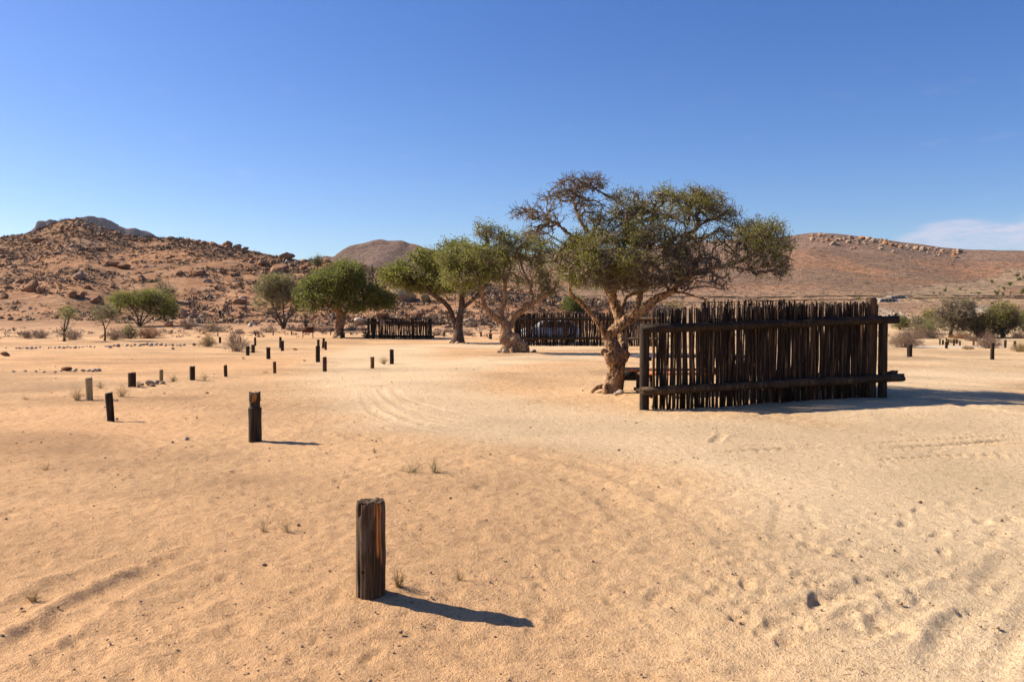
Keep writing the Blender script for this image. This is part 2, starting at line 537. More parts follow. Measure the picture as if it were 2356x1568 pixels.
BARK = bark('acacia_bark', (.070, .038, .020), (.31, .185, .098), (.52, .345, .19))
BARK_DK = bark('dark_bark', (.035, .022, .016), (.10, .066, .045), (.20, .14, .095))
BARK_TWIG = leafmat('twig_bark', (.095, .070, .050), (.155, .115, .082), (.23, .175, .125), 0.0)
BARK_TWIG_DK = leafmat('dark_twig_bark', (.022, .017, .013), (.045, .032, .024), (.08, .058, .042), 0.0)

# ------------------------------------------------------------------ the ground
def dist_poly(X, Y, P):
    """distance to polyline and length along it"""
    best = np.full(X.shape, 1e9); al = np.zeros(X.shape); acc = 0.0
    for (ax, ay), (bx, by) in zip(P[:-1], P[1:]):
        dx, dy = bx - ax, by - ay; l = math.hypot(dx, dy) + 1e-9
        u = np.clip(((X - ax) * dx + (Y - ay) * dy) / l ** 2, 0, 1)
        sd_ = ((X - ax) * dy - (Y - ay) * dx) / l
        d = np.hypot(X - ax - u * dx, Y - ay - u * dy)
        k = d < best; best = np.where(k, d, best); al = np.where(k, acc + u * l, al); acc += l
    return best, al


def catmull(P, n=8):
    P = np.asarray(P, float); Q = np.vstack([2 * P[0] - P[1], P, 2 * P[-1] - P[-2]]); out = []
    for i in range(1, len(Q) - 2):
        for u in np.linspace(0, 1, n, endpoint=False):
            a, b, c, d = Q[i - 1:i + 3]
            out.append(.5 * (2 * b + (c - a) * u + (2 * a - 5 * b + 4 * c - d) * u ** 2 + (3 * b - a - 3 * c + d) * u ** 3))
    out.append(P[-1]); return np.array(out)


def px_line(pts, n=5):
    return catmull([gp(*p)[:2] for p in pts], n)


def build_ground():
    th = np.linspace(R(-41), R(41), 640)
    side = np.linspace(R(41), R(319), 70)[1:-1]
    TH = np.concatenate([th, side])
    rows = [.05, .6, 1.2, 1.8, 2.4, 2.9]; r = 3.2
    while r < 95: rows.append(r); r *= 1.0068
    while r < 1700: rows.append(r); r *= 1.015
    while r < 4900: rows.append(r); r *= 1.08
    rows = np.array(rows); nr, nc = len(rows), len(TH)
    RR, TT = np.meshgrid(rows, TH, indexing='ij')
    X = RR * np.sin(TT); Y = RR * np.cos(TT)
    Zm = g(X, Y)
    # compacted vehicle track: smoother and paler
    track = np.zeros_like(X)
    for pts, wd in (([(2500, 1120), (2000, 1035), (1500, 1000), (1150, 970), (950, 915), (900, 870), (1050, 838), (1280, 820)], 2.1),
                    ([(2700, 1500), (2200, 1150), (1700, 1010), (1200, 975)], 2.0),
                    ([(900, 870), (880, 815), (960, 795), (1300, 800)], 2.4),
                    ([(2500, 870), (2150, 862), (2060, 880), (2200, 960), (2600, 1010)], 2.2)):
        d, _ = dist_poly(X, Y, px_line(pts))
        track = np.maximum(track, 1 - sstep(d + .8 * fbm(X / 1.5, Y / 1.5, 2, 77), wd * .5, wd * 1.5))
    near = 1 - sstep(RR, 40, 95)
    rough = (1 - .75 * track)
    micro = .012 * fbm(X / .55, Y / .55, 3, 41) * rough + .018 * fbm(X / .15, Y / .15, 2, 51) * rough + .014 * fbm(X / 1.9, Y / 1.6, 2, 61)
    micro += .009 * vn(X / .07, Y / .07, 71) * rough
    scuff = np.clip(fbm(X / .30, Y / .22, 3, 141) - .10, 0, 1); micro -= .022 * np.clip(fbm(X / .12, Y / .10, 2, 171) - .08, 0, 1) * rough
    micro -= .05 * scuff * rough * (.4 + .6 * sstep(fbm(X / 3.1, Y / 3.1, 2, 151), -.2, .25))
    # tyre ruts
    ruts = [([(0, 1510), (180, 1400), (330, 1325), (470, 1262)], .12, .032, 0), ([(0, 1420), (150, 1345), (300, 1290)], .12, .016, 0),
            ([(60, 1568), (300, 1440), (560, 1330)], .14, .016, 0),
            ([(2100, 1590), (2230, 1420), (2300, 1320), (2380, 1230)], .11, .020, 1), ([(2230, 1590), (2300, 1480), (2400, 1380)], .11, .020, 1),
            ([(1850, 1490), (2050, 1420), (2220, 1340), (2320, 1270)], .10, .018, 1), ([(1780, 1420), (1990, 1350), (2200, 1290)], .11, .024, 1),
            ([(1785, 1275), (1800, 1215), (1812, 1150)], .09, .007, 1), ([(1830, 1285), (1850, 1215), (1858, 1150)], .09, .005, 1),
            ([(1600, 1040), (1850, 1033), (2100, 1030), (2400, 1008)], .07, .055, 0), ([(1650, 1022), (1900, 1024), (2150, 1012), (2400, 995)], .06, .04, 0),
            ([(1980, 1062), (2180, 1050), (2400, 1046)], .05, .05, 0), ([(1640, 1020), (1655, 1005), (1668, 995)], .07, .03, 1),
            ([(836, 893), (850, 935), (900, 965), (990, 990), (1130, 1010)], .10, .013, 1), ([(848, 888), (868, 925), (925, 957), (1020, 980), (1180, 996)], .10, .013, 1),
            ([(870, 884), (890, 915), (950, 945), (1060, 968), (1220, 984)], .09, .012, 1), ([(905, 890), (930, 915), (1000, 938), (1110, 957)], .09, .011, 1),
            ([(1010, 880), (1100, 868), (1180, 860), (1280, 856)], .1, .025, 0), ([(1030, 866), (1130, 856), (1230, 850)], .1, .025, 0), ([(960, 893), (1050, 884), (1130, 874)], .1, .022, 0),
            ([(900, 800), (1020, 806), (1180, 818), (1330, 830)], .16, .02, 0),
            ([(1080, 1040), (1300, 1090), (1420, 1160), (1500, 1250)], .16, .014, 1), ([(1150, 1030), (1400, 1085), (1600, 1180), (1750, 1300)], .16, .014, 1),
            ([(2060, 905), (2200, 930), (2400, 960)], .15, .03, 0), ([(2080, 868), (2250, 885), (2420, 915)], .12, .02, 0)]
    for pts, wd, dp, tread in ruts:
        P = px_line(pts)
        lo = P.min(0) - 1.2; hi = P.max(0) + 1.2
        k = np.nonzero(((X > lo[0]) & (X < hi[0]) & (Y > lo[1]) & (Y < hi[1])).ravel())[0]
        x, y = X.ravel()[k], Y.ravel()[k]
        d, al = dist_poly(x + .05 * vn(x / .5, y / .5, 3), y + .05 * vn(x / .5, y / .5, 4), P)
        L_ = al.max(); fade = sstep(al, 0, L_ * .15) * (1 - sstep(al, L_ * .8, L_)) * (.55 + .9 * (vn(x / .9, y / .9, 13) + .5))
        pr = -np.exp(-(d / wd) ** 4) + .55 * np.exp(-((d - wd * 1.5) / (wd * .45)) ** 2)
        if tread: pr = pr + .35 * np.exp(-(d / wd) ** 4) * np.sin(al * 2 * math.pi / .11 + d * 14)
        mf = micro.ravel(); mf[k] += dp * .75 * pr * fade
    # footprints and hoof marks
    rs = np.random.default_rng(5)
    spots = []
    def field(x0, x1, y0, y1, n, s0, s1, dp):
        for _ in range(n):
            d_ = ray(rs.uniform(x0, x1), rs.uniform(y0, y1)); p = d_ * (CAM_Z / -d_[2]); spots.append((p[0], p[1], rs.uniform(s0, s1), rs.uniform(.35, .7), rs.uniform(0, 3.14), dp * .40 * rs.uniform(.3, 1.1)))
    field(1850, 2356, 1150, 1460, 90, .06, .13, .050); field(1650, 1960, 1230, 1480, 40, .06, .13, .050)
    field(1150, 1750, 1060, 1420, 130, .05, .11, .026); field(1400, 2356, 990, 1180, 110, .06, .12, .026)
    field(400, 1000, 850, 1010, 260, .09, .18, .036); field(900, 1400, 800, 900, 120, .10, .2, .03)
    field(0, 800, 1020, 1300, 110, .05, .13, .026); field(0, 900, 1290, 1560, 60, .05, .12, .028); field(300, 1000, 790, 870, 160, .12, .25, .035)
    field(1500, 2356, 940, 1000, 60, .08, .16, .028); field(2060, 2356, 790, 850, 70, .12, .25, .04); field(0, 500, 800, 900, 90, .1, .22, .035)
    for (x, y, s, asp, an, dp) in spots:
        rr, tt = math.hypot(x, y), math.atan2(x, y); m = s * 2.2
        i0, i1 = np.searchsorted(rows, rr - m), np.searchsorted(rows, rr + m)
        j0, j1 = np.searchsorted(th, tt - m / rr), np.searchsorted(th, tt + m / rr)
        if i1 <= i0 or j1 <= j0: continue
        dx = X[i0:i1, j0:j1] - x; dy = Y[i0:i1, j0:j1] - y
        a = (dx * math.cos(an) + dy * math.sin(an)) / s; b = (-dx * math.sin(an) + dy * math.cos(an)) / (s * asp)
        q = np.sqrt(a * a + b * b) + .5 * vn(X[i0:i1, j0:j1] / (s * .7), Y[i0:i1, j0:j1] / (s * .7), 88)
        micro[i0:i1, j0:j1] += dp * (-np.exp(-np.maximum(q, 0) ** 2.6) + .5 * np.exp(-((q - 1.3) / .3) ** 2) + .35 * vn(X[i0:i1, j0:j1] / .045, Y[i0:i1, j0:j1] / .045, 93) * np.exp(-np.maximum(q, 0) ** 2))
    Z = Zm + micro * near * sstep(RR, .5, 3)
    # hard, nearly bare ripples far out stay in the material
    h, hm = left_hill(X, Y); hillm = hm * (h >= plain(X, Y) - .4)
    n1 = fbm(X / 11, Y / 11, 4, 101) + .5; n2 = fbm(X / 2.2, Y / 2.2, 3, 111) + .5; n3 = fbm(X / 70, Y / 70, 3, 121) + .5
    def C(*c): return np.array(c)[None, None]
    red = C(.66, .395, .198); pale = C(.62, .44, .25); hot = C(.600, .385, .205)
    fx = np.clip(.22 + .62 * sstep(X / np.maximum(RR, 3), -.15, .5) + .5 * (n1 - .5), 0, 1)[..., None]
    c = red * (1 - fx) + pale * fx
    c = c * (1 - track[..., None] * .8) + C(.69, .52, .32) * track[..., None] * .8
    c = c * (.86 + .28 * n2[..., None]) * (1 - .20 * sstep(fbm(X / 4.2, Y / 3.0, 3, 161), .05, .35) * (1 - track))[..., None]
    hs_ = C(.37, .19, .092) * (.72 + .5 * n1[..., None]); hp = C(.48, .295, .165)
    hc = hs_ * (1 - sstep(n2, .45, .9)[..., None] * .6) + hp * sstep(n2, .45, .9)[..., None] * .6
    apron = sstep(Y, 68, 100)[..., None] * (X < 20)[..., None]
    c = c * (1 - apron * .5) + C(.47, .30, .185) * apron * .5
    c = c * (1 - hillm[..., None]) + hc * hillm[..., None]
    # far plain and the big hill on the right
    fp = (sstep(Y, 85, 170) * (1 - hillm))[..., None]
    pc = C(.46, .285, .165) * (.85 + .3 * n3[..., None])
    c = c * (1 - fp) + pc * fp
    fh = (sstep(Y, 400, 560) * (1 - hillm))[..., None]
    redp = sstep(n3 + .35 * (fbm(X / 240, Y / 90, 2, 7)), .42, .72)[..., None]
    fc = C(.33, .205, .125) * (1 - redp) + C(.43, .225, .12) * redp
    up = sstep(Y, 850, 1250)[..., None]
    fc = fc * (1 - up * .75) + C(.30, .20, .145) * up * .75
    c = c * (1 - fh) + fc * fh
    def paint(pts, wd, colr, f):
        nonlocal c
        d, _ = dist_poly(X, Y, px_line(pts)); k = (f * (1 - sstep(d, wd * .6, wd)))[..., None]; c = c * (1 - k) + C(*colr) * k
    paint([Z5(1020, 905), Z5(1085, 940), Z5(1130, 1000)], 3.0, (.56, .43, .30), .9)
    paint([Z5(1900, 945), Z5(1960, 910), Z5(2030, 878)], 3.2, (.58, .46, .33), .9)
    paint([Z5(1330, 790), Z5(1640, 760), Z5(1800, 715), Z5(2050, 680), Z5(2356, 600), Z5(2600, 560)], 26, (.54, .38, .225), .85)
    paint([Z5(960, 830), Z5(1500, 828), Z5(2356, 825)], 14, (.55, .37, .22), .8)
    paint([Z5(900, 785), Z5(1500, 783), Z5(2500, 780)], 16, (.50, .32, .185), .6)
    paint([Z5(1400, 1262), Z5(1560, 1268), Z5(1760, 1265), Z5(2000, 1268)], 2.5, (.62, .52, .39), .8)
    paint([Z3(600, 460), Z3(720, 425), Z3(860, 395)], 3.5, (.50, .31, .18), .9)
    V = np.stack([X, Y, Z], -1).reshape(-1, 3)
    i = np.arange(nr - 1)[:, None]; j = np.arange(nc)[None]; j2 = (j + 1) % nc
    F = np.stack([i * nc + j, i * nc + j2, (i + 1) * nc + j2, (i + 1) * nc + j], -1).reshape(-1, 4)[:, ::-1]
    me = smooth(mk('ground', V, F))
    a = me.attributes.new('soil', 'FLOAT_COLOR', 'POINT')
    a.data.foreach_set('color', np.concatenate([np.clip(c, .02, .9).reshape(-1, 3), hillm.reshape(-1, 1)], 1).astype(np.float32).ravel())
    m, t, b = newmat('sand_and_soil')
    at_ = N(t, 'ShaderNodeAttribute', attribute_name='soil')
    gm = N(t, 'ShaderNodeNewGeometry').outputs['Position']
    g1 = noise(t, gm, 55, 4, .7); g2 = noise(t, gm, 9, 5, .65); g3 = noise(t, gm, .55, 5, .65); g4 = noise(t, gm, 150, 2, .6)
    cc = mixc(t, 1.0, at_.outputs['Color'], ramp(t, g1, [(.28, (.50, .44, .38)), (.42, (.95, .94, .93)), (.7, (1.10, 1.10, 1.12))]), 'MULTIPLY')
    cc = mixc(t, 1.0, cc, ramp(t, g2, [(.30, (.86, .83, .80)), (.5, (1, 1, 1)), (.8, (1.06, 1.07, 1.08))]), 'MULTIPLY')
    g5 = noise(t, gm, 24, 3, .6); g6 = noise(t, gm, 1.3, 3, .6)
    cc = mixc(t, M(t, 'MULTIPLY', MR(t, g5, .60, .68), MR(t, g6, .38, .62, .12, .75)), cc, (.20, .11, .055))
    # fine scrub and gravel too small to build, on the far slopes only
    ds = N(t, 'ShaderNodeVectorMath', operation='LENGTH'); L(t, gm, ds.inputs[0])
    far = MR(t, ds.outputs['Value'], 90, 420)
    sc1 = noise(t, gm, .16, 6, .72)
    cc = mixc(t, M(t, 'MULTIPLY', MR(t, sc1, .50, .56), M(t, 'MULTIPLY', far, .80)), cc, (.105, .074, .048))
    sc2 = noise(t, gm, .45, 4, .7); cc = mixc(t, M(t, 'MULTIPLY', MR(t, sc2, .52, .56), M(t, 'MULTIPLY', far, .70)), cc, (.085, .062, .042))
    cc = mixc(t, M(t, 'MULTIPLY', at_.outputs['Alpha'], MR(t, g3, .45, .62, 0, .6)), cc, (.15, .085, .05))
    L(t, cc, b.inputs['Base Color']); b.inputs['Roughness'].default_value = .95; b.inputs['Specular IOR Level'].default_value = .1
    hh = M(t, 'ADD', M(t, 'MULTIPLY', g1, .8), M(t, 'ADD', M(t, 'MULTIPLY', g2, 1.6), M(t, 'MULTIPLY', g4, .5)))
    hb = N(t, 'ShaderNodeBump'); hb.inputs['Strength'].default_value = .9; hb.inputs['Distance'].default_value = .034; L(t, hh, hb.inputs['Height'])
    hb2 = N(t, 'ShaderNodeBump'); hb2.inputs['Distance'].default_value = 3.0
    L(t, M(t, 'MULTIPLY', MR(t, ds.outputs['Value'], 80, 300), .8), hb2.inputs['Strength']); L(t, M(t, 'ADD', g3, M(t, 'MULTIPLY', sc1, 2.0)), hb2.inputs['Height']); L(t, hb.outputs[0], hb2.inputs['Normal'])
    L(t, hb2.outputs[0], b.inputs['Normal'])
    o = struct(obj('ground', me, m)); o['label'] = 'pale orange desert sand with tyre tracks running up to the hills'


build_ground()

# ------------------------------------------------------------------ far mountains


def mountain(name, outline, Y0, depth, mat_, label, ybase=640, rough=.02, seed=1, cliff=.6, front=1.0):
    """a hill standing at depth Y0: crest line from its outline, front and back slopes"""
    P = catmull(np.array(outline, float), 10)
    n = len(P); nv = 26
    Xc = (P[:, 0] - CX) / FPX * Y0; H = CAM_Z + (730 - P[:, 1]) / FPX * Y0
    zb = CAM_Z + (730 - ybase) / FPX * Y0
    u = np.linspace(-1, 1, 2 * nv + 1)
    prof = (1 - np.abs(u)) ** cliff
    XX = np.repeat(Xc[:, None], len(u), 1); YY = Y0 + np.where(u < 0, u * front, u)[None] * depth + 0 * XX
    ZZ = zb + (H[:, None] - zb) * prof[None]
    k = (H.max() - zb)
    ZZ += k * rough * (fbm(XX / (depth * .16), YY / (depth * .16), 4, seed)) * (1 - np.abs(u)[None] ** 4) * 2
    YY += depth * .10 * min(front * 2, 1) * fbm(XX / (depth * .22), ZZ / (k * .5), 3, seed + 9)
    V = np.stack([XX, YY, ZZ], -1).reshape(-1, 3); m = len(u)
    i = np.arange(n - 1)[:, None]; j = np.arange(m - 1)[None]
    F = np.stack([i * m + j, (i + 1) * m + j, (i + 1) * m + j + 1, i * m + j + 1], -1).reshape(-1, 4)
    o = struct(obj(name, smooth(mk(name, V, F)), mat_)); o['label'] = label
    return o


def hillmat(name, a, b_, sc, dark):
    m, t, b = newmat(name); gm = N(t, 'ShaderNodeNewGeometry').outputs['Position']
    n1 = noise(t, gm, sc, 7, .7); n2 = noise(t, gm, sc * 6, 5, .7)
    c = mixc(t, MR(t, n1, .35, .65), a, b_); c = mixc(t, MR(t, n2, .50, .62, 0, .6), c, dark)
    L(t, c, b.inputs['Base Color']); b.inputs['Roughness'].default_value = .95
    bump(t, b, M(t, 'ADD', n1, M(t, 'MULTIPLY', n2, .4)), 1.0, .8 / sc)
    return m


mountain('mountain', [Z3(*p) for p in [(300, 330), (345, 285), (362, 240), (385, 217), (450, 205), (520, 192), (600, 196), (700, 178), (790, 165), (830, 157), (880, 162), (925, 182), (1000, 178), (1040, 190), (1060, 207),
         (1120, 220), (1190, 236), (1280, 245), (1330, 262), (1380, 295), (1420, 335), (1520, 355), (1620, 348), (1690, 372), (1800, 400)]],
         3800, 700, hillmat('hazed_mesa_rock', (.16, .095, .095), (.22, .13, .115), .012, (.09, .062, .07)), 'far purple table mountain behind the stony hill', ybase=660, rough=.05, cliff=.55, seed=3, front=.12)  # purple of the distance haze is mixed into the mesa's base colours
mountain('hill', [Z4(*p) for p in [(880, 330), (960, 298), (1040, 300), (1100, 270), (1200, 215), (1290, 195), (1390, 165), (1480, 155), (1600, 147), (1660, 148), (1720, 162), (1830, 185), (1930, 225), (2050, 260), (2250, 300), (2500, 345)]],
         1000, 330, hillmat('dark_hill_soil', (.22, .14, .105), (.30, .19, .135), .03, (.11, .078, .062)), 'rounded dark hill rising behind the middle trees', ybase=760, rough=.03, cliff=1.25, seed=8)

# ------------------------------------------------------------------ posts


def post_mesh(h, r, seed, sides=20, rings=16, profile=None, lean=(0, 0), lump=.10, groove=.10, top=.06, square=0.0, deep=.12):
    rs = np.random.default_rng(seed)
    a = np.arange(sides) / sides * 2 * math.pi
    P, rad = [], []
    zz = np.concatenate([[-deep], np.linspace(0, h * .985, rings)])
    gr = np.zeros(sides)
    for _ in range(5):
        k = rs.integers(0, sides); gr[k] -= groove * rs.uniform(.5, 1.6)
    for z in zz:
        f = profile(z / h) if profile else 1.0
        q = 1 + lump * np.array([vn(np.array([2.0 * math.cos(t) + seed]), np.array([2.0 * math.sin(t) + z * 5]), seed)[0] for t in a]) + gr * (.5 + vn(np.array([z * 6.0]), np.array([seed * 1.7]), 5)[0] + .3)
        if square: q = q * (1 + square * (np.abs(np.cos(2 * (a - .4))) - .5))
        P.append((lean[0] * z, lean[1] * z, z)); rad.append(r * f * q)
    mb = MB(); P = np.array(P); rad = np.array(rad)
    V = P[:, None, :] + np.stack([np.cos(a)[None] * rad, np.sin(a)[None] * rad, 0 * rad], -1)
    tj = vn(np.cos(a) * 2.3 + seed, np.sin(a) * 2.3, seed + 4) + .35 * rs.uniform(-1, 1, sides)
    V[-1, :, 2] += tj * top * 2 * r / .09 * .5
    n = len(zz); k = np.arange(sides); k2 = (k + 1) % sides
    F = np.concatenate([np.stack([i * sides + k, i * sides + k2, (i + 1) * sides + k2, (i + 1) * sides + k], 1) for i in range(n - 1)])
    mb.add(V.reshape(-1, 3), F)
    # top: inner ring slightly domed and rough, then a centre
    inner = P[-1] + np.stack([np.cos(a) * rad[-1] * .82, np.sin(a) * rad[-1] * .82, h * .015 + tj * top * r / .09 * .4 + 0 * a], -1)
    b0 = (n - 1) * sides
    mb.v.append(inner); ib = mb.n; mb.n += sides
    mb.q.append(np.stack([b0 + k, b0 + k2, ib + k2, ib + k], 1))
    mb.v.append((P[-1] + np.array([0, 0, h * .012]))[None]); c = mb.n; mb.n += 1
    mb.t.append(np.stack([ib + k, ib + k2, np.full(sides, c)], 1))
    return mb.mesh('post')


def post(xl, xr, top, base, m, label, seed, group='short wooden posts set in the sand', lean=(0, 0), Y=None, **kw):
    x = (xl + xr) / 2
    p = gp(x, base) if Y is None else at(x, base, Y)
    s = p[1] / FPX
    r = max((xr - xl) / 2 * s, .05); h = (base - top) * s
    p[1] += r; p[2] = gz(p[0], p[1]) if Y is None else p[2]
    o = obj('post', smooth(post_mesh(h, r, seed, lean=lean, **kw)), m, None, p)
    return tag(o, label, 'post', group)


# foreground post, with its knot hole and nail hole
near = gp(848, 1377)
nh = (1377 - 1159) * near[1] / FPX; nr_ = 34.5 * near[1] / FPX


def near_post():
    sides, rings = 96, 90
    a = np.arange(sides) / sides * 2 * math.pi
    zz = np.concatenate([[-.12], np.linspace(0, nh, rings)])
    A, ZZ = np.meshgrid(a, zz)
    q = np.ones_like(A) + .05 * vn(np.cos(A) * 1.5 + 5, np.sin(A) * 1.5 + ZZ * 3, 3) + .045 * fbm(A * 5.5, ZZ * 1.3, 3, 8)
    rs = np.random.default_rng(4)
    for ang, wd, dp in [(3.95, .045, .16), (4.35, .03, .13), (4.62, .022, .20), (4.80, .02, .10), (5.25, .03, .16), (5.42, .02, .12), (5.72, .03, .10), (.3, .04, .1), (1.5, .05, .1), (2.6, .04, .1), (3.5, .03, .10), (4.15, .02, .1), (5.05, .018, .12)]:
        wob = ang + .05 * vn(ZZ * 4 + ang, ZZ * 0, 6)
        q -= dp * np.exp(-((A - wob) / wd) ** 2) * (.35 + .9 * (vn(ZZ * 3 + ang * 9, ZZ * 0 + ang, 7) + .5))
    q -= .07 * sstep(ZZ, nh * .50, nh * .58) * np.exp(-((A - 5.55) / .22) ** 2)          # split flank where bare wood shows
    q += .05 * np.exp(-((ZZ - nh * .42) / .08) ** 2) * np.exp(-((A - 5.9) / .7) ** 2)
    hole = np.exp(-(((A - 4.02) * .085 / .0105) ** 2 + ((ZZ - nh * .935) / .034) ** 2) ** 2); q -= .75 * hole
    nail = np.exp(-(((A - 4.33) * .085 / .006) ** 2 + ((ZZ - nh * .27) / .006) ** 2) ** 2); q -= .5 * nail
    q *= 1 - .05 * sstep(ZZ, nh * .93, nh)
    V = np.stack([np.cos(A) * q * nr_, np.sin(A) * q * nr_, ZZ], -1)
    V[-1, :, 2] += .016 * vn(np.cos(a) * 3, np.sin(a) * 3, 9) + .010 * vn(a * 9, a * 0, 10) - .03 * np.exp(-((a - 4.35) / .12) ** 2)
    V = V.reshape(-1, 3); n = len(zz); k = np.arange(sides); k2 = (k + 1) % sides
    mb = MB(); mb.add(V, np.concatenate([np.stack([i * sides + k, i * sides + k2, (i + 1) * sides + k2, (i + 1) * sides + k], 1) for i in range(n - 1)]))
    prev = (n - 1) * sides; tz = V[-sides:, 2]
    for f, dz in ((.9, .004), (.7, -.002), (.45, -.008), (.2, -.006)):
        ring = np.stack([np.cos(a) * nr_ * f, np.sin(a) * nr_ * f, tz * f + nh * (1 - f) + dz + .006 * vn(np.cos(a) * f * 7, np.sin(a) * f * 7, 12)], -1)
        mb.v.append(ring); b = mb.n; mb.n += sides
        mb.q.append(np.stack([prev + k, prev + k2, b + k2, b + k], 1)); prev = b
    mb.v.append(np.array([[0, 0, nh - .006]])); c = mb.n; mb.n += 1
    mb.t.append(np.stack([prev + k, prev + k2, np.full(sides, c)], 1))
    me = smooth(mb.mesh('post'))
    co = mb.v[0]; ang = np.arctan2(co[:, 1], co[:, 0]) % (2 * math.pi)
    allv = np.concatenate(mb.v); bare = np.zeros(len(allv))
    z = co[:, 2]
    bare[:len(co)] = np.exp(-((ang - 5.36 - .05 * vn(z * 5, z * 0, 2)) / .085) ** 2) * sstep(z, nh * .40, nh * .5) + .9 * np.exp(-((ang - 5.62) / .05) ** 2) * sstep(z, nh * .3, nh * .42) + .6 * np.exp(-((ang - 5.16) / .05) ** 2) * sstep(z, nh * .84, nh * .9)
    at_ = me.attributes.new('bare', 'FLOAT', 'POINT'); at_.data.foreach_set('value', np.clip(bare, 0, 1).astype(np.float32))
    m, t, b = newmat('weathered_split_log')
    v = coords(t, 'Object', (26, 26, 1.6), False); n1 = noise(t, v, 2.2, 8, .7); n2 = noise(t, coords(t, 'Object', (7, 7, 2.2), False), 1.5, 4)
    c = ramp(t, n1, [(.30, (.016, .010, .006)), (.44, (.065, .038, .020)), (.56, (.125, .080, .044)), (.72, (.27, .19, .115))])
    c = mixc(t, MR(t, n2, .42, .7, 0, .6), c, (.034, .023, .014))
    c = mixc(t, MR(t, n2, .48, .35, 0, .45), c, (.20, .16, .12))
    at2 = N(t, 'ShaderNodeAttribute', attribute_name='bare')
    c = mixc(t, M(t, 'MULTIPLY', at2.outputs['Fac'], MR(t, n1, .25, .5, .35, 1)), c, (.80, .29, .06))
    L(t, c, b.inputs['Base Color']); b.inputs['Roughness'].default_value = .85; bump(t, b, n1, 1.0, .014)
    tag(obj('post', me, m, None, (near[0], near[1] + nr_, gz(near[0], near[1] + nr_))), 'thick weathered post with a knot hole and a bare orange streak, nearest of all', 'post', 'short wooden posts set in the sand')


near_post()


def pa(a, b, c, d): # zoom-A pixel box
    x0, y0 = ZA(a, c); x1, y1 = ZA(b, d); return x0, x1, y0, y1


def p5(a, b, c, d):
    x0, y0 = Z5(a, c); x1, y1 = Z5(b, d); return x0, x1, y0, y1


def notched(u):
    if u > .82: return .86
    if u > .70: return .78
    return 1.0


post(*pa(1236, 1318, 503, 810), W_HEAD, 'second-nearest post, black and notched with an orange bare band round its head', 21, sides=36, rings=60, profile=notched, groove=.12)
PA = [((213, 260, 412, 547), W_PALE, 'pale new yellowish post at far left beside a dry tuft', 0.03), ((350, 397, 505, 683), W_BLACK, 'dark brown leaning post at left in front of the pale yellowish post', .07),
      ((481, 529, 378, 468), W_BROWN, 'stubby dark brown post with pale worn top beside the small stone heap', 0), ((685, 704, 358, 432), W_PALE, 'thin pale greenish post rising behind the small stone heap', 0),
      ((872, 907, 338, 425), W_BLACK, 'black post alone between the thin pale post and the slim brown post', .0), ((1091, 1111, 330, 402), W_BROWN, 'slim brown post, next right of the lone black post', .03),
      ((1399, 1420, 308, 382), W_ORANGE, 'slim orange-brown post left of the tall dark pair', .02), ((1228, 1251, 212, 266), W_BLACK, 'black post at the right foot of the grey dry bush, left one of two', 0),
      ((1261, 1284, 202, 252), W_BLACK, 'black post at the right foot of the grey dry bush, right one of two', 0), ((1356, 1381, 218, 291), W_BLACK, 'black post with chipped right side standing right of the grey dry bush', 0),
      ((1280, 1294, 155, 207), W_BLACK, 'narrow black post just behind the grey dry bush on its right', 0), ((1438, 1454, 153, 223), W_BLACK, 'taller dark post, back one of an overlapping pair in mid field', 0),
      ((1447, 1468, 176, 241), W_BLACK, 'dark post, front one of an overlapping pair in mid field', 0), ((1666, 1694, 208, 311), W_BLACK, 'tall black post in front of a shorter one, in the middle row', 0),
      ((1676, 1693, 169, 226), W_BLACK, 'shorter black post peeking over the tall black post before it', 0), ((1705, 1721, 162, 223), W_BLACK, 'black post tilted left behind the tall black post', -.10),
      ((1722, 1738, 180, 233), W_BROWN, 'dark brown post directly right of the tilted black post', 0), ((1710, 1737, 278, 370), W_BROWN, 'brown post with lighter face standing alone right of the tall black post', 0),
      ((2011, 2036, 278, 350), W_ORANGE, 'orange-brown post beside the lone black post nearest the open track', 0), ((2131, 2159, 232, 322), W_BLACK, 'black post with a dry tuft at its foot, rightmost before the track', 0),
      ((1058, 1073, 153, 190), W_BROWN, 'dark post right beside the yellowish round bush', 0), ((1133, 1150, 160, 192), W_PINK, 'faded pinkish post half hidden by the left of the grey dry bush', 0),
      ((1190, 1200, 153, 190), W_BROWN, 'slim post showing through the middle of the grey dry bush', 0), ((1286, 1293, 125, 148), W_BLACK, 'tiny far post behind the narrow black post by the grey dry bush', 0),
      ((1152, 1161, 127, 151), W_BLACK, 'tiny far post behind the grey dry bush near the hill foot', 0), ((1398, 1404, 113, 143), W_BLACK, 'tiny thin far post in front of the multi-stemmed bushy tree', 0),
      ((1513, 1521, 114, 140), W_BROWN, 'tiny far brown post left of the rusty barbecue', 0), ((1759, 1767, 118, 140), W_BLACK, 'tiny far black post left of the round green tree trunk', 0),
      ((1885, 1894, 123, 139), W_BROWN, 'tiny far brown post behind the far green picnic table', 0), ((1049, 1057, 127, 150), W_PINK, 'tiny far faded post behind the yellowish round bush', 0)]
for i, (bx, m, lab, ln) in enumerate(PA):
    post(*pa(*bx), m, lab, 30 + i, lean=(-ln, 0), sides=16, rings=12)
post(1104, 1109, 763, 774, W_ORANGE, 'tiny orange-brown far post left of the second picnic table', 71, sides=12, rings=8)
post(1019, 1024, 763, 774, W_BLACK, 'tiny dark far post between the small far fence and the forked green tree', 72, sides=12, rings=8)
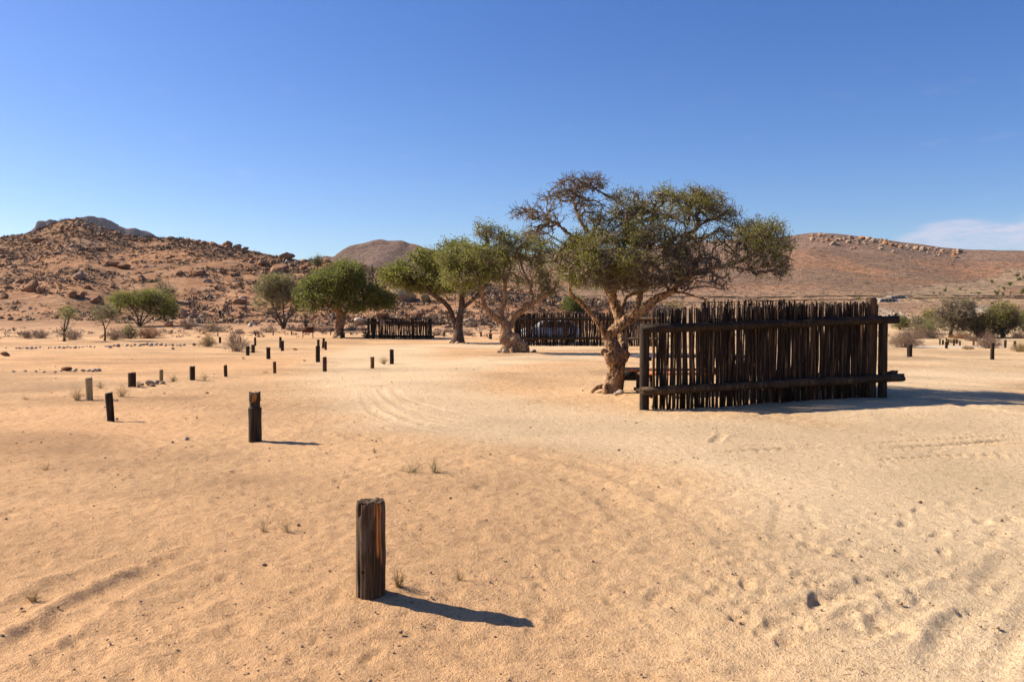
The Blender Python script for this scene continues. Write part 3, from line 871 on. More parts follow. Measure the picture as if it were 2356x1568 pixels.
P5 = [((1258, 1308, 1248, 1365), W_BLACK, 'dark post at right in front of the big round brown bush'), ((2047, 2083, 1232, 1390), W_BARE, 'tall brown post with orange left side, nearest post on the right'),
      ((1555, 1571, 1195, 1247), W_BLACK, 'leftmost dark post of the clump beyond the brown bush at right'), ((1584, 1603, 1205, 1247), W_BLACK, 'second dark post from the left in the clump beyond the brown bush'),
      ((1614, 1640, 1222, 1283), W_BLACK, 'lowest and nearest dark post of the clump at right'), ((1632, 1648, 1197, 1252), W_BROWN, 'brownish post directly behind the nearest post of the right clump'),
      ((1618, 1630, 1183, 1222), W_BLACK, 'farthest dark post of the right clump, under the dry tree'), ((1688, 1706, 1202, 1257), W_BLACK, 'dark post in the middle right of the right clump'),
      ((1714, 1731, 1195, 1241), W_BROWN, 'dark brown post second from the right end of the right clump'), ((1745, 1762, 1213, 1257), W_BLACK, 'rightmost dark post of the right clump'),
      ((1873, 1893, 1202, 1258), W_ORANGE, 'reddish-brown post alone between the right clump and the brown bush'), ((2173, 2197, 1205, 1277), W_BLACK, 'black post right of the brown bush under the green tree'),
      ((2263, 2287, 1215, 1275), W_BLACK, 'black post near the right edge beside a small dry bush')]
for i, (bx, m, lab) in enumerate(P5):
    post(*p5(*bx), m, lab, 90 + i, sides=16, rings=12)

# ------------------------------------------------------------------ pole screens (fences)


def pole_variants(k=14, h=1.9):
    out = []
    for s in range(k):
        rs = np.random.default_rng(200 + s)
        z = np.array([-.06, .3, .75, 1.2, 1.6, h])
        P = np.stack([np.cumsum(rs.normal(0, .011, 6)), np.cumsum(rs.normal(0, .008, 6)), z], 1); P[:, :2] -= P[:, :2].mean(0)
        mb = MB(); mb.tube(P, .0188 * np.array([1.08, 1.0, .97, .94, .9, .84]) * rs.uniform(.92, 1.08, 6), 7)
        me = smooth(mb.mesh('pole')); me.materials.append(W_POLE); out.append(me)
    return out


POLES = pole_variants()


def log(parent, a, b, r, seed, m=W_BLACK, name='rail', jag=.05, origin=None):
    """a rough round log with splintered ends"""
    rs = np.random.default_rng(seed); n = 16
    P = np.linspace(a, b, n) + np.stack([0 * np.arange(n), rs.normal(0, .004, n), rs.normal(0, .005, n)], 1)
    sides = 14; rad = np.full((n, sides), r) * (1 + .06 * rs.normal(size=(1, sides)) + .03 * rs.normal(size=(n, 1)))
    mb = MB(); mb.tube(P - origin, rad, sides)
    V = mb.v[0]; ax = (np.array(b) - np.array(a)); ax = ax / np.linalg.norm(ax)
    V[:sides] -= ax * (rs.uniform(-.2, 1, (sides, 1)) * jag); V[-sides:] += ax * (rs.uniform(-.2, 1, (sides, 1)) * jag)
    mb.v[1] = mb.v[1] + ax * .04; mb.v[2] = mb.v[2] - ax * .04
    return mb.build(name, m, parent, sm=True)


def poles_along(parent, a, b, n, h, seed, origin, off=0.0, var=.04, rscale=1.0, gap=None):
    rs = np.random.default_rng(seed); a = np.array(a, float); b = np.array(b, float)
    d = (b - a) / np.linalg.norm(b - a); nrm = np.array([-d[1], d[0], 0])
    for i in range(n):
        u = (i + .5 + rs.uniform(-.38, .38)) / n
        p = a + (b - a) * u + nrm * (off + rs.uniform(-.012, .012))
        z0 = gz(p[0], p[1]); hh = (h[0] + (h[1] - h[0]) * u if isinstance(h, tuple) else h) + rs.uniform(-var, var) - (rs.random() < .05) * rs.uniform(.02, .06)
        o = obj('pole', POLES[rs.integers(0, len(POLES))], None, parent, (p[0] - origin[0], p[1] - origin[1], z0 - origin[2] - rs.uniform(0, .03) + (rs.random() < .3) * .03))
        s = rs.uniform(.55, 1.2) * rscale
        o.scale = (s, s, hh / 1.9); o.rotation_euler = (rs.normal(0, .010), rs.normal(0, .016), rs.uniform(0, 6.28))


def fpost(parent, p, h, r, seed, origin, m=W_BLACK):
    return obj('post', smooth(post_mesh(h, r, seed, sides=20, rings=14, lump=.05, groove=.06, top=.02)), m, parent, np.array(p) - origin)


# near screen: one panel to the camera, one running back from its right end
fa = gp(*Z2(466, 903)); fb = np.array(at(2015, 909, fa[1] + .95)); fb[2] = gz(fb[0], fb[1])
fc_ = at(1618, 800, 20.6); fc_[2] = gz(fc_[0], fc_[1])
NF = thing('pole_screen', 'large near black pole fence with two heavy log rails, beside the spreading tree', 'fence', fa, 'pole fences screening the camp sites')
poles_along(NF, fa + (fb - fa) * .035, fb, 192, 1.83, 1, fa, off=.02, var=.014)
poles_along(NF, fa + (fb - fa) * .45, fb, 48, 1.80, 6, fa, off=.055, var=.025)
BF = thing('pole_screen', 'second pole fence behind the large near fence, its tops just showing above it', 'fence', fc_, 'pole fences screening the camp sites')
poles_along(BF, fb + (fc_ - fb) * .04, fc_, 100, (1.76, 1.99), 2, fc_, off=.0, var=.03)
fpost(NF, fa, 1.56, .088, 301, fa); fpost(NF, fb + [-.10, .02, 0], 1.91, .105, 302, fa); fpost(NF, fb + [.10, -.06, 0], 1.55, .085, 303, fa); fpost(BF, fc_, 1.95, .07, 304, fc_)
up = np.array([0, 0, 1.0]); fdir = (fb - fa) / np.linalg.norm(fb - fa); fn = np.array([fdir[1], -fdir[0], 0])
log(NF, fa + up * 1.46 + fn * .10 - fdir * .06, fb + up * 1.475 + fn * .10 + fdir * .36, .080, 310, origin=fa)
log(NF, fa + up * .345 + fn * .13 - fdir * .08, fb + up * .36 + fn * .13 + fdir * .46, .080, 311, origin=fa)
log(NF, fb + up * .42 + fn * .02 + fdir * .12, fb + up * .44 + fn * .02 + fdir * .40, .06, 312, origin=fa)
bdir = (fc_ - fb) / np.linalg.norm(fc_ - fb); bn = np.array([-bdir[1], bdir[0], 0])
log(BF, fb + up * 1.5 - bn * .1, fc_ + up * 1.5 - bn * .1 + bdir * .2, .07, 313, origin=fc_)
log(BF, fb + up * .35 - bn * .1, fc_ + up * .35 - bn * .1 + bdir * .2, .07, 314, origin=fc_)
# a wire twist on the left post
mb = MB(); tt_ = np.linspace(0, 4 * math.pi, 40); mb.tube(np.stack([np.cos(tt_) * .093, np.sin(tt_) * .093, .78 + tt_ * .003], 1), .004, 5); mb.build('wire', simple('rusty_wire', (.06, .035, .02), .6, .6), NF)

# middle screen
ma = gp(1186, 795); mb_ = at(1432, 796, ma[1] - .8); mb_[2] = gz(mb_[0], mb_[1]); mc = at(1530, 798, ma[1] - 3.0); mc[2] = gz(mc[0], mc[1])
MF = thing('pole_screen', 'long middle pole fence seen behind the two gnarled tree trunks', 'fence', ma, 'pole fences screening the camp sites')
poles_along(MF, ma, mb_, 168, 2.02, 3, ma, rscale=1.6, var=.03); poles_along(MF, mb_, mc, 62, 2.06, 4, ma, rscale=1.6, var=.03)
for k, (p, h) in enumerate(((ma, 1.9), (ma + (mb_ - ma) * .12, 2.0), (mb_, 2.35), (mc, 2.0))): fpost(MF, p, h, .10, 330 + k, ma)
md = (mb_ - ma) / np.linalg.norm(mb_ - ma); mn = np.array([md[1], -md[0], 0]); md2 = (mc - mb_) / np.linalg.norm(mc - mb_); mn2 = np.array([md2[1], -md2[0], 0])
for k, z in enumerate((1.62, .45)):
    log(MF, ma + up * z + mn * .1 - md * .2, mb_ + up * z + mn * .1, .085, 340 + k, origin=ma); log(MF, mb_ + up * z + mn2 * .1, mc + up * z + mn2 * .1, .085, 344 + k, origin=ma)

# far screen
fa2 = gp(848, 778.5); fb2 = at(991, 778.5, fa2[1] + .3); fb2[2] = gz(fb2[0], fb2[1])
FF = thing('pole_screen', 'small far black pole fence between the round tree and the forked tree', 'fence', fa2, 'pole fences screening the camp sites')
poles_along(FF, fa2, fb2, 110, 1.68, 5, fa2, rscale=1.6, var=.02)
for k, p in enumerate((fa2, fa2 + (fb2 - fa2) * .08, fb2)): fpost(FF, p, 1.66, .10, 350 + k, fa2)
for k, z in enumerate((1.26, .20)):
    log(FF, fa2 + up * z + [-.15, -.12, 0], fb2 + up * z + [.28, -.12, 0], .09, 355 + k, origin=fa2)
sg = at(*Z4(1483, 921), fa2[1] - .23)
SG = thing('site_sign', 'small pale square plate with a dark mark nailed to the small far fence', 'sign', sg)
MB().box((0, 0, 0), (.34, .02, .40)).build('plate', simple('pale_plate', (.42, .30, .20), .6), SG)
MB().box((-.03, -.014, .03), (.10, .006, .22)).box((.06, -.014, .09), (.06, .006, .08)).build('mark', simple('dark_print', (.05, .03, .02), .7), SG)

# ------------------------------------------------------------------ tables, fires, car


def picnic_table(p, rz, label, mtop, mseat, mleg, ln=1.8, h=.75, grp='picnic tables'):
    T = thing('picnic_table', label, 'table', p, grp); T.rotation_euler = (0, 0, rz)
    for k in range(4): MB().box((0, -.27 + .18 * k, h - .02), (ln, .165, .04)).build('plank', mtop, T)
    for s in (-1, 1):
        S = MB().box((0, s * .68 - .08, .45), (ln, .15, .04)).build('seat', mseat, T); MB().box((0, .165 * 1, 0), (ln, .15, .04)).build('plank', mseat, S, (0, s * .68 - .08, .45))
    for sx in (-1, 1):
        x = sx * (ln / 2 - .22)
        MB().box((x, 0, (h - .041) / 2 - .02), (.08, .10, h - .003)).build('leg', mleg, T)
        MB().box((x - .06, 0, .40), (.05, 1.56, .06)).build('crossbar', mleg, T)
        for s in (-1, 1): MB().box((x + .003, s * .68, .19), (.07, .09, .46)).build('leg', mleg, T)
        MB().box((x - .055, 0, .03), (.05, 1.5, .06)).build('foot_bar', mleg, T)
        MB().box((x + .055, 0, h - .072), (.05, .68, .06)).build('crossbar', mleg, T)
    return T


def on(x, y): return np.array([x, y, gz(x, y)])


picnic_table(on(3.75, 18.55), .06, 'picnic table with orange benches inside the large near fence', W_TABLE, W_SEAT, W_BLACK, 2.3, .80)
q = gp(*Z4(1205, 1066)); picnic_table(on(q[0], q[1] + .6), .0, 'far green picnic table beside the round green tree', W_GREEN, W_BROWN, W_GREEN, 5.5 / 2 if False else 2.3)
q = gp(1139, 780); picnic_table(on(q[0] + .2, q[1] + .6), .15, 'green picnic table with reddish benches left of the gnarled middle tree', W_GREEN, W_SEAT, W_GREEN, 1.6)


def firepit(p, label, m, w_=.62, d_=.42, h=.62, box=.26, rz=0, lid=False):
    T = thing('barbecue', label, 'barbecue', p, 'metal barbecues on legs'); T.rotation_euler = (0, 0, rz)
    b = MB(); t_ = .012
    b.box((0, 0, h - box), (w_, d_, t_)); b.box((0, -d_ / 2, h - box / 2), (w_ + .02, t_, box)); b.box((0, d_ / 2, h - box / 2), (w_ + .02, t_, box))
    b.box((-w_ / 2, 0, h - box / 2), (t_, d_ - .02, box - .004)); b.box((w_ / 2, 0, h - box / 2), (t_, d_ - .02, box - .004))
    b.build('fire_box', m, T)
    r = MB(); r.tube([(-w_ / 2 - .02, -d_ / 2 - .01, h + .012), (w_ / 2 + .02, -d_ / 2 - .01, h + .012)], .016, 8); r.tube([(-w_ / 2 - .02, d_ / 2 + .01, h + .012), (w_ / 2 + .02, d_ / 2 + .01, h + .012)], .016, 8); r.build('rim', m, T)
    for sx in (-1, 1):
        for sy in (-1, 1):
            MB().tube([(sx * (w_ / 2 - .05), sy * (d_ / 2 - .05), h - box), (sx * (w_ / 2 - .01), sy * (d_ / 2 - .02), -.04)], .02, 8).build('leg', m, T)
    gq = MB()
    for k in range(9): gq.tube([(-w_ / 2 + .04 + k * (w_ - .08) / 8, -d_ / 2, h - .03), (-w_ / 2 + .04 + k * (w_ - .08) / 8, d_ / 2, h - .03)], .006, 5)
    gq.build('grate', m, T)
    if lid: MB().box((w_ / 2 + .06, 0, h + .06), (.03, .10, .40)).build('flue', m, T)
    return T


STEEL = simple('sooty_steel', (.025, .022, .020), .6, .4)
RUST = simple('rusty_steel', (.10, .035, .018), .8, .2, .4, 14)
q = gp(1453, 897); firepit(q, 'black steel barbecue on legs between the spreading tree and the large fence', STEEL, .50, .40, .48, .24)
q = gp(*Z4(781, 1062)); firepit(q, 'rusty red barbecue standing alone left of the round green tree', RUST, 1.9 / 2.2, .5, .86, .42, .1, True)


def car(p, rz):
    T = thing('car', 'white car parked behind the middle pole fence, glimpsed between poles', 'car', p); T.rotation_euler = (0, 0, rz)
    white = simple('white_paint', (.78, .78, .77), .25, 0, .03); glass = simple('dark_glass', (.03, .035, .04), .08); rub = simple('tyre_rubber', (.02, .02, .02), .85); met = simple('wheel_metal', (.4, .4, .4), .35, .8)
    low = [(-2.1, .34), (-2.12, .62), (-2.02, .86), (-1.2, .98), (1.85, 1.0), (2.06, .92), (2.1, .5), (2.05, .32)]
    cab = [(-1.22, .978), (-.55, 1.46), (.2, 1.52), (1.35, 1.47), (1.86, 1.001)]
    def ext(pr, y0, y1, m, nm, ins=0.0):
        n = len(pr); V = [(x, y0, z) for x, z in pr] + [(x, y1, z) for x, z in pr]
        V2 = np.array(V); V2[:, 1] -= np.sign(V2[:, 1]) * ins * np.clip((V2[:, 2] - .95) / .55, 0, 1)
        bm = bmesh.new(); vs_ = [bm.verts.new(v) for v in V2]
        bm.faces.new(vs_[:n][::-1] if y0 > y1 else vs_[:n]); bm.faces.new(vs_[n:][::-1] if y0 < y1 else vs_[n:])
        for i in range(n): j = (i + 1) % n; bm.faces.new((vs_[i], vs_[n + i], vs_[n + j], vs_[j]))
        bmesh.ops.recalc_face_normals(bm, faces=bm.faces); bmesh.ops.bevel(bm, geom=bm.edges[:], offset=.03, segments=2, affect='EDGES')
        me = bpy.data.meshes.new(nm); bm.to_mesh(me); bm.free(); return obj(nm, smooth(me), m, T)
    ext(low, -.84, .84, white, 'body'); ext(cab, -.80, .80, white, 'cabin', .16)
    for s in (-1, 1):
        for pr in ([(-.98, 1.02), (-.5, 1.40), (.12, 1.45), (.12, 1.02)], [(.2, 1.02), (.2, 1.45), (1.25, 1.40), (1.6, 1.02)]):
            n = len(pr); V = [(x, s * (.815 - .16 * max(0, (z - .95) / .55)), z) for x, z in pr]; V += [(x, y - s * .03, z) for x, y, z in V]
            F4 = [[0, 1, 2, 3], [7, 6, 5, 4]] + [[i, (i + 1) % 4, 4 + (i + 1) % 4, 4 + i] for i in range(4)]
            MB().add(V, F4).build('window', glass, T)
        for x in (-1.35, 1.35):
            W_ = MB().tube([(x, s * .70, .31), (x, s * .86, .31)], .31, 24).build('tyre', rub, T, sm=False); MB().tube([(x, s * .80, .31), (x, s * .868, .31)], .19, 20).build('rim', met, W_)
        MB().box((-2.09, s * .6, .70), (.08, .36, .14)).build('headlight', met, T); MB().box((2.075, s * .66, .78), (.06, .26, .2)).build('tail_light', simple('red_lens', (.35, .02, .02), .2), T)


q = gp(1270, 789); car(on(q[0], q[1] + 2.6), .12)

# ------------------------------------------------------------------ trees


def grow(limbs, A, leafy, seg, tip, spur, bend=.03, exp_=2.35):
    """limbs: list of (pts, radii) world; A attractors. returns nodes, parents, radii, limb flag, leaf nodes"""
    cap = 2 ** 18
    pos = np.zeros((cap, 3)); par = np.full(cap, -1); dirn = np.zeros((cap, 3)); fix = np.zeros(cap); n = 0
    limbsP = []
    for pts, rad in limbs:
        P = catmull(pts, 6); rr = np.interp(np.linspace(0, 1, len(P)), np.linspace(0, 1, len(rad)), rad)
        limbsP.append((P, rr))
        if n: start = int(np.argmin(((pos[:n] - P[0]) ** 2).sum(1)))
        else: start = -1
        pv = start
        for k in range(len(P)):
            pos[n] = P[k]; par[n] = pv; d = P[min(k + 1, len(P) - 1)] - P[max(k - 1, 0)]; dirn[n] = d / (np.linalg.norm(d) + 1e-9); fix[n] = rr[k]; pv = n; n += 1
    nl = n
    okl = np.ones(cap, bool); okl[:nl] = fix[:nl] < max(fix[:nl].max() * .62, .05)
    d0 = np.min(np.linalg.norm(A[:, None] - pos[None, :nl:3], axis=2), axis=1)
    leaves = []
    for i in np.argsort(d0):
        v = A[i] - pos[:n]; d = np.sqrt((v * v).sum(1)) + 1e-6
        c = (v * dirn[:n]).sum(1) / d
        cost = d * (1.45 - .75 * c) + (~okl[:n]) * 5
        j = int(np.argmin(cost)); dd = d[j]
        k = max(1, int(math.ceil(dd / seg))); k = min(k, 40)
        p0 = pos[j]; d1 = dirn[j]; pv = j
        for q in range(1, k + 1):
            u = q / k
            b = p0 + (A[i] - p0) * u + d1 * dd * .35 * u * (1 - u) * (1 - u) * 2
            if q < k: b = b + RNG.normal(0, bend * seg * 4, 3)
            pos[n] = b; par[n] = pv; e = b - pos[pv]; dirn[n] = e / (np.linalg.norm(e) + 1e-9); pv = n; n += 1
        if leafy[i]: leaves.append(pv)
        for s in range(spur):
            w_ = dirn[pv] * .7 + rand_dirs(1)[0]; w_ /= np.linalg.norm(w_); l = seg * RNG.uniform(.6, 1.6)
            base = pv if s < 2 or k < 2 else par[pv]
            pos[n] = pos[base] + w_ * l; par[n] = base; dirn[n] = w_; okl[n] = False; n += 1
            if leafy[i]: leaves.append(n - 1)
    acc = np.zeros(n); rad = np.zeros(n)
    for i in range(n - 1, -1, -1):
        rad[i] = max(tip, acc[i] ** (1 / exp_)) if fix[i] == 0 else fix[i]
        if par[i] >= 0: acc[par[i]] += rad[i] ** exp_
    e = np.arange(nl, n)
    return pos[:n], par[:n], rad, e, np.array(leaves, int), limbsP


def blobs_pts(blobs, zf, Y0, mult=1.0):
    """blobs in picture ellipses with depth offset (m) and depth radius (m)"""
    A, lf, bi = [], [], []
    for b, (cx, cy, rx, ry, dy, rd, n, p) in enumerate(blobs):
        n = int(n * mult)
        q = rand_dirs(n) * RNG.uniform(0, 1, (n, 1)) ** .42 * np.where(RNG.random((n, 1)) < .14, RNG.uniform(1.05, 1.28, (n, 1)), 1)
        for k in range(n):
            x, y = zf(cx + q[k, 0] * rx, cy + q[k, 1] * ry)
            A.append(at(x, y, Y0 + dy + q[k, 2] * rd)); lf.append(RNG.random() < p); bi.append(b)
    return np.array(A), np.array(lf), np.array(bi)


def tree(name, label, base_px, limbs, blobs, zf, leafm, barkm, twigm, leaf=(.03, .01), per=14, spread=.10, seg=.14, tip=.004, spur=3, mult=1.0, remesh=0.0, sides=14, knots=(), cat='tree', group=None, lump=.10, roots=0, clump=1.15, flare=.35, kthr=-.05, boost=0.0):
    base = gp(*base_px); Y0 = base[1]
    LW = []
    for lb in limbs:
        LW.append((np.array([at(*zf(x, y), Y0 + dy) for x, y, dy, r in lb]), np.array([r for x, y, dy, r in lb]) * (.80 if len(LW) else .87)))
    LW[0][0][0][2] = base[2] - .08
    A, lf, bi = blobs_pts(blobs, zf, Y0, mult)
    kp = (vn3(A / clump + 31.7, 4) > kthr) | (RNG.random(len(A)) < .13); A, lf = A[kp], lf[kp]
    lf = lf & ((vn3(A / (clump * .8) + 7.3, 6) > -.12) | (RNG.random(len(A)) < .10))
    lf = lf | (RNG.random(len(A)) < boost)
    pos, par, rad, e, leaves, LP = grow(LW, A, lf, seg, tip, spur)
    T = thing(name, label, cat, base, group)
    mb = MB()
    for k, (P, rr) in enumerate(LP):
        s = sides if rr.max() > .04 else 8
        ra = rr[:, None] * (1 + lump * 2 * np.stack([vn(np.cos(a) * 1.3 + P[:, 2] * 2.2 + k * 7, np.sin(a) * 1.3 + P[:, 0] * 2.2, k) for a in np.arange(s) / s * 2 * math.pi], 1)) if s == sides else np.repeat(rr[:, None], s, 1)
        if k == 0 and len(P) > 4:
            hgt = P[:, 2] - base[2]; ra = ra * (1 + flare * np.exp(-np.maximum(hgt, 0) / max(rr[0] * .8, .05)))[:, None]
        mb.tube(P - base, ra, s)
    for (x, y, dy, r) in knots:
        V, F = rock(3, int(x), 3, .22); c = at(*zf(x, y), Y0 + dy) - base
        mb.add(V * np.array([r, r * .8, r * 1.15]) + c, F)
    for k in range(roots):
        an = k / roots * 6.28 + .4; r0 = LW[0][1][0]
        P = np.array([[math.cos(an) * r0 * f, math.sin(an) * r0 * f, z] for f, z in ((.4, .28 * r0 / .25), (.95, .14 * r0 / .25), (1.5, .03), (2.1, -.06))]); mb.tube(catmull(P, 4), np.linspace(r0 * .55, r0 * .12, 13), 10)
    tr = mb.build('trunk', barkm, T, sm=True)
    if remesh:
        rm = tr.modifiers.new('merge', 'REMESH'); rm.mode = 'VOXEL'; rm.voxel_size = remesh; rm.use_smooth_shade = True
        tx = bpy.data.textures.new('bark_relief', 'CLOUDS'); tx.noise_scale = .11; tx.noise_depth = 3
        dm = tr.modifiers.new('relief', 'DISPLACE'); dm.texture = tx; dm.strength = .055; dm.mid_level = .5
        tx2 = bpy.data.textures.new('bark_ridges', 'CLOUDS'); tx2.noise_scale = .042; tx2.noise_depth = 2
        dm2 = tr.modifiers.new('ridges', 'DISPLACE'); dm2.texture = tx2; dm2.strength = .055; dm2.mid_level = .5
    r1 = rad[e]; r0 = np.minimum(rad[par[e]], r1 * 1.25)
    thick = r1 > tip * 3.5
    Vs, Fs, off = [], [], 0
    for msk, s in ((thick, 6), (~thick, 3)):
        if msk.sum() == 0: continue
        V, F = prisms(pos[par[e]][msk] - base, pos[e][msk] - base, r0[msk], r1[msk], s); Vs.append(V); Fs.append(F + off); off += len(V)
    obj('branches', mk('branches', np.concatenate(Vs), np.concatenate(Fs)), twigm, T)
    if len(leaves):
        c = np.repeat(pos[leaves], per, 0) - base; c = c + RNG.normal(0, spread, c.shape)
        V, F = leaf_quads(c, leaf[0], leaf[1], .25)
        obj('crown', mk('crown', V, F), leafm, T)
    return T


main_limbs = [
    [(1012, 1425, 0, .265), (1030, 1360, 0, .225), (1045, 1290, 0, .215), (1040, 1230, 0, .235), (1030, 1170, 0, .21), (1005, 1105, 0, .165)],
    [(1005, 1120, 0, .15), (1010, 1060, 0, .15), (1060, 1010, -.05, .15), (1130, 960, -.1, .14), (1210, 905, -.2, .125), (1300, 838, -.3, .11), (1380, 800, -.4, .085), (1450, 740, -.5, .07), (1530, 680, -.6, .062), (1640, 645, -.7, .052), (1760, 630, -.6, .042), (1870, 575, -.5, .030), (1990, 510, -.4, .018)],
    [(975, 1085, 0, .09), (950, 1020, -.05, .075), (880, 925, -.15, .068), (820, 862, -.3, .062), (770, 822, -.4, .055), (750, 775, -.5, .048), (765, 720, -.6, .040), (700, 640, -.7, .028), (640, 560, -.7, .018)],
    [(1165, 930, -.15, .09), (1180, 860, -.1, .078), (1197, 800, 0, .07), (1195, 730, .1, .06), (1240, 640, .2, .05), (1330, 560, .3, .036), (1440, 480, .3, .025), (1490, 380, .3, .014)],
    [(1055, 1260, .12, .17), (1085, 1160, .25, .155), (1080, 1060, .3, .145), (1062, 960, .35, .14), (1035, 880, .4, .135), (1005, 810, .4, .12), (975, 740, .4, .09), (930, 600, .35, .07), (890, 480, .3, .058), (860, 410, .3, .052), (815, 350, .25, .042), (795, 285, .2, .034), (770, 200, .2, .022), (840, 130, .2, .010)],
    [(890, 480, .3, .05), (770, 445, .1, .046), (700, 392, 0, .038), (640, 350, -.1, .03), (560, 335, -.2, .022), (470, 300, -.3, .012)],
    [(1050, 920, .4, .07), (1085, 880, .6, .06), (1105, 830, .8, .055), (1160, 802, 1.0, .05), (1230, 780, 1.2, .035), (1330, 720, 1.4, .022)],
    [(1020, 840, .4, .085), (1045, 740, .2, .07), (1060, 640, 0, .058), (1095, 500, -.1, .046), (1120, 370, -.2, .034), (1150, 270, -.2, .02)],
    [(1095, 500, -.1, .04), (1200, 420, .1, .034), (1300, 330, .3, .025), (1480, 260, .4, .013)],
    [(1380, 800, -.4, .045), (1460, 800, -.6, .034), (1560, 830, -.8, .024), (1640, 845, -.9, .014)],
    [(1640, 645, -.7, .04), (1790, 640, -.9, .03), (1870, 660, -1.0, .022), (1990, 640, -1.1, .014), (2090, 690, -1.1, .010)],
    [(795, 285, .2, .026), (850, 230, .3, .02), (900, 150, .3, .012), (960, 110, .3, .008)],
]
main_blobs = [
    (760, 150, 130, 95, .2, .9, 190, .02), (900, 110, 90, 60, .3, .7, 90, .03), (640, 230, 120, 85, 0, .8, 120, .03), (470, 290, 90, 55, -.2, .6, 70, .05),
    (600, 340, 120, 60, -.1, .8, 80, .10), (880, 300, 110, 100, .2, .9, 90, .25),
    (1130, 240, 200, 90, 0, 1.3, 260, .65), (1060, 330, 180, 90, 0, 1.3, 170, .5), (1340, 200, 90, 60, .2, .9, 90, .85),
    (1560, 210, 180, 70, .4, 1.2, 210, .85), (1480, 300, 260, 90, .3, 1.5, 260, .55), (1720, 300, 110, 60, .3, .9, 80, .7),
    (1960, 400, 150, 70, -.4, 1.0, 170, .75), (2010, 510, 150, 100, -.5, 1.2, 260, .55), (1790, 440, 200, 90, -.3, 1.4, 240, .45), (2080, 620, 70, 90, -.9, .7, 90, .3),
    (1760, 590, 240, 80, -.6, 1.2, 190, .15), (1680, 720, 160, 70, -.9, .7, 90, .05), (1900, 640, 130, 60, -.9, .6, 70, .12),
    (1000, 470, 290, 85, -.3, 1.8, 330, .85), (1250, 430, 170, 90, 0, 1.7, 200, .6), (1450, 480, 200, 90, .1, 1.6, 200, .45),
    (1060, 605, 180, 70, -1.4, .7, 260, 1.0), (900, 650, 70, 50, -1.0, .6, 80, 1.0), (790, 520, 100, 80, -.6, 1.0, 130, .9),
    (1330, 620, 250, 110, 0, 1.5, 260, .20), (830, 690, 110, 60, -.6, .8, 100, .75), (1000, 720, 200, 45, 0, 1.2, 120, .35), (1250, 720, 180, 50, .3, 1.2, 100, .12),
    (900, 735, 150, 40, -.9, .9, 120, .6), (1120, 765, 220, 32, -.4, 1.2, 90, .15), (760, 690, 70, 60, -.7, .7, 70, .7), (1420, 740, 160, 50, -.5, 1.0, 90, .05),
    (1000, 690, 260, 60, -.8, 1.4, 210, .55), (1280, 700, 220, 60, -.5, 1.4, 190, .10), (1500, 620, 180, 90, -.3, 1.4, 170, .15), (860, 600, 150, 90, -.9, 1.0, 160, .8), (1180, 560, 220, 80, -.9, 1.0, 150, .45),
    (700, 560, 90, 80, -.6, .9, 80, .4), (560, 430, 120, 60, -.3, .8, 70, .3),
]
tree('acacia_tree', 'large spreading acacia with half-bare twiggy crown beside the large near fence', (1408, 903), main_limbs, main_blobs, Z1, LEAF_OLIVE, BARK, BARK_TWIG,
     leaf=(.038, .010), per=7, spread=.05, seg=.11, tip=.0045, spur=3, mult=1.12, remesh=.020, sides=20, clump=.5, flare=.06, kthr=-.10,
     knots=[(1000, 1195, -.17, .12), (965, 1170, -.10, .08), (1000, 1230, -.17, .08), (1090, 1190, -.05, .13), (985, 1410, -.15, .14)])

mid_limbs = [
    [(400, 1165, 0, .50), (370, 1110, 0, .42), (350, 1050, 0, .36), (340, 1000, 0, .30), (322, 965, 0, .22)],
    [(330, 985, 0, .2), (270, 945, -.1, .17), (225, 895, -.2, .15), (205, 830, -.2, .13), (190, 760, -.3, .09), (150, 650, -.4, .05)],
    [(322, 960, 0, .17), (325, 900, .1, .15), (350, 850, .2, .13), (340, 780, .2, .10), (380, 650, .2, .06)],
    [(375, 1020, .2, .24), (395, 960, .2, .22), (450, 915, .1, .20), (520, 865, 0, .18), (585, 825, -.1, .15), (650, 780, -.2, .11), (690, 690, -.3, .07), (650, 600, -.3, .04)],
    [(225, 895, -.2, .10), (180, 865, -.5, .08), (120, 840, -.8, .05), (40, 800, -1, .03)],
    [(520, 865, 0, .12), (500, 760, .3, .10), (450, 640, .4, .07), (400, 520, .5, .045), (300, 460, .5, .025), (180, 400, .5, .012)],
    [(400, 1120, -.2, .36), (440, 1125, -.3, .30), (480, 1150, -.4, .2)],
]
mid_blobs = [(250, 420, 110, 60, .4, 1.2, 130, .10), (170, 380, 60, 35, .5, .6, 40, .02), (420, 470, 200, 70, .3, 2.2, 240, .55), (150, 580, 200, 80, -.3, 2.4, 330, .95), (80, 690, 150, 80, -.6, 1.8, 240, .9),
             (330, 600, 200, 90, 0, 2.4, 280, .55), (560, 560, 150, 90, 0, 2.0, 200, .35), (600, 680, 130, 70, -.2, 1.6, 170, .25), (420, 720, 160, 60, 0, 1.8, 140, .35), (240, 720, 140, 60, -.3, 1.6, 160, .6), (640, 770, 80, 50, -.3, 1.0, 60, .5), (20, 600, 100, 60, -.4, 1.4, 120, .95)]
tree('acacia_tree', 'gnarled acacia with swollen stone-ringed trunk in front of the middle fence', Z1(400, 1172), mid_limbs, mid_blobs, Z1, LEAF_GREEN, BARK, BARK_TWIG,
     leaf=(.085, .026), per=8, spread=.10, clump=1.0, flare=.1, roots=6, boost=.4, seg=.22, tip=.009, spur=3, remesh=.05, sides=18, knots=[(345, 1090, -.25, .28), (400, 1090, -.3, .3), (465, 1140, -.35, .3), (345, 1165, -.3, .24)])

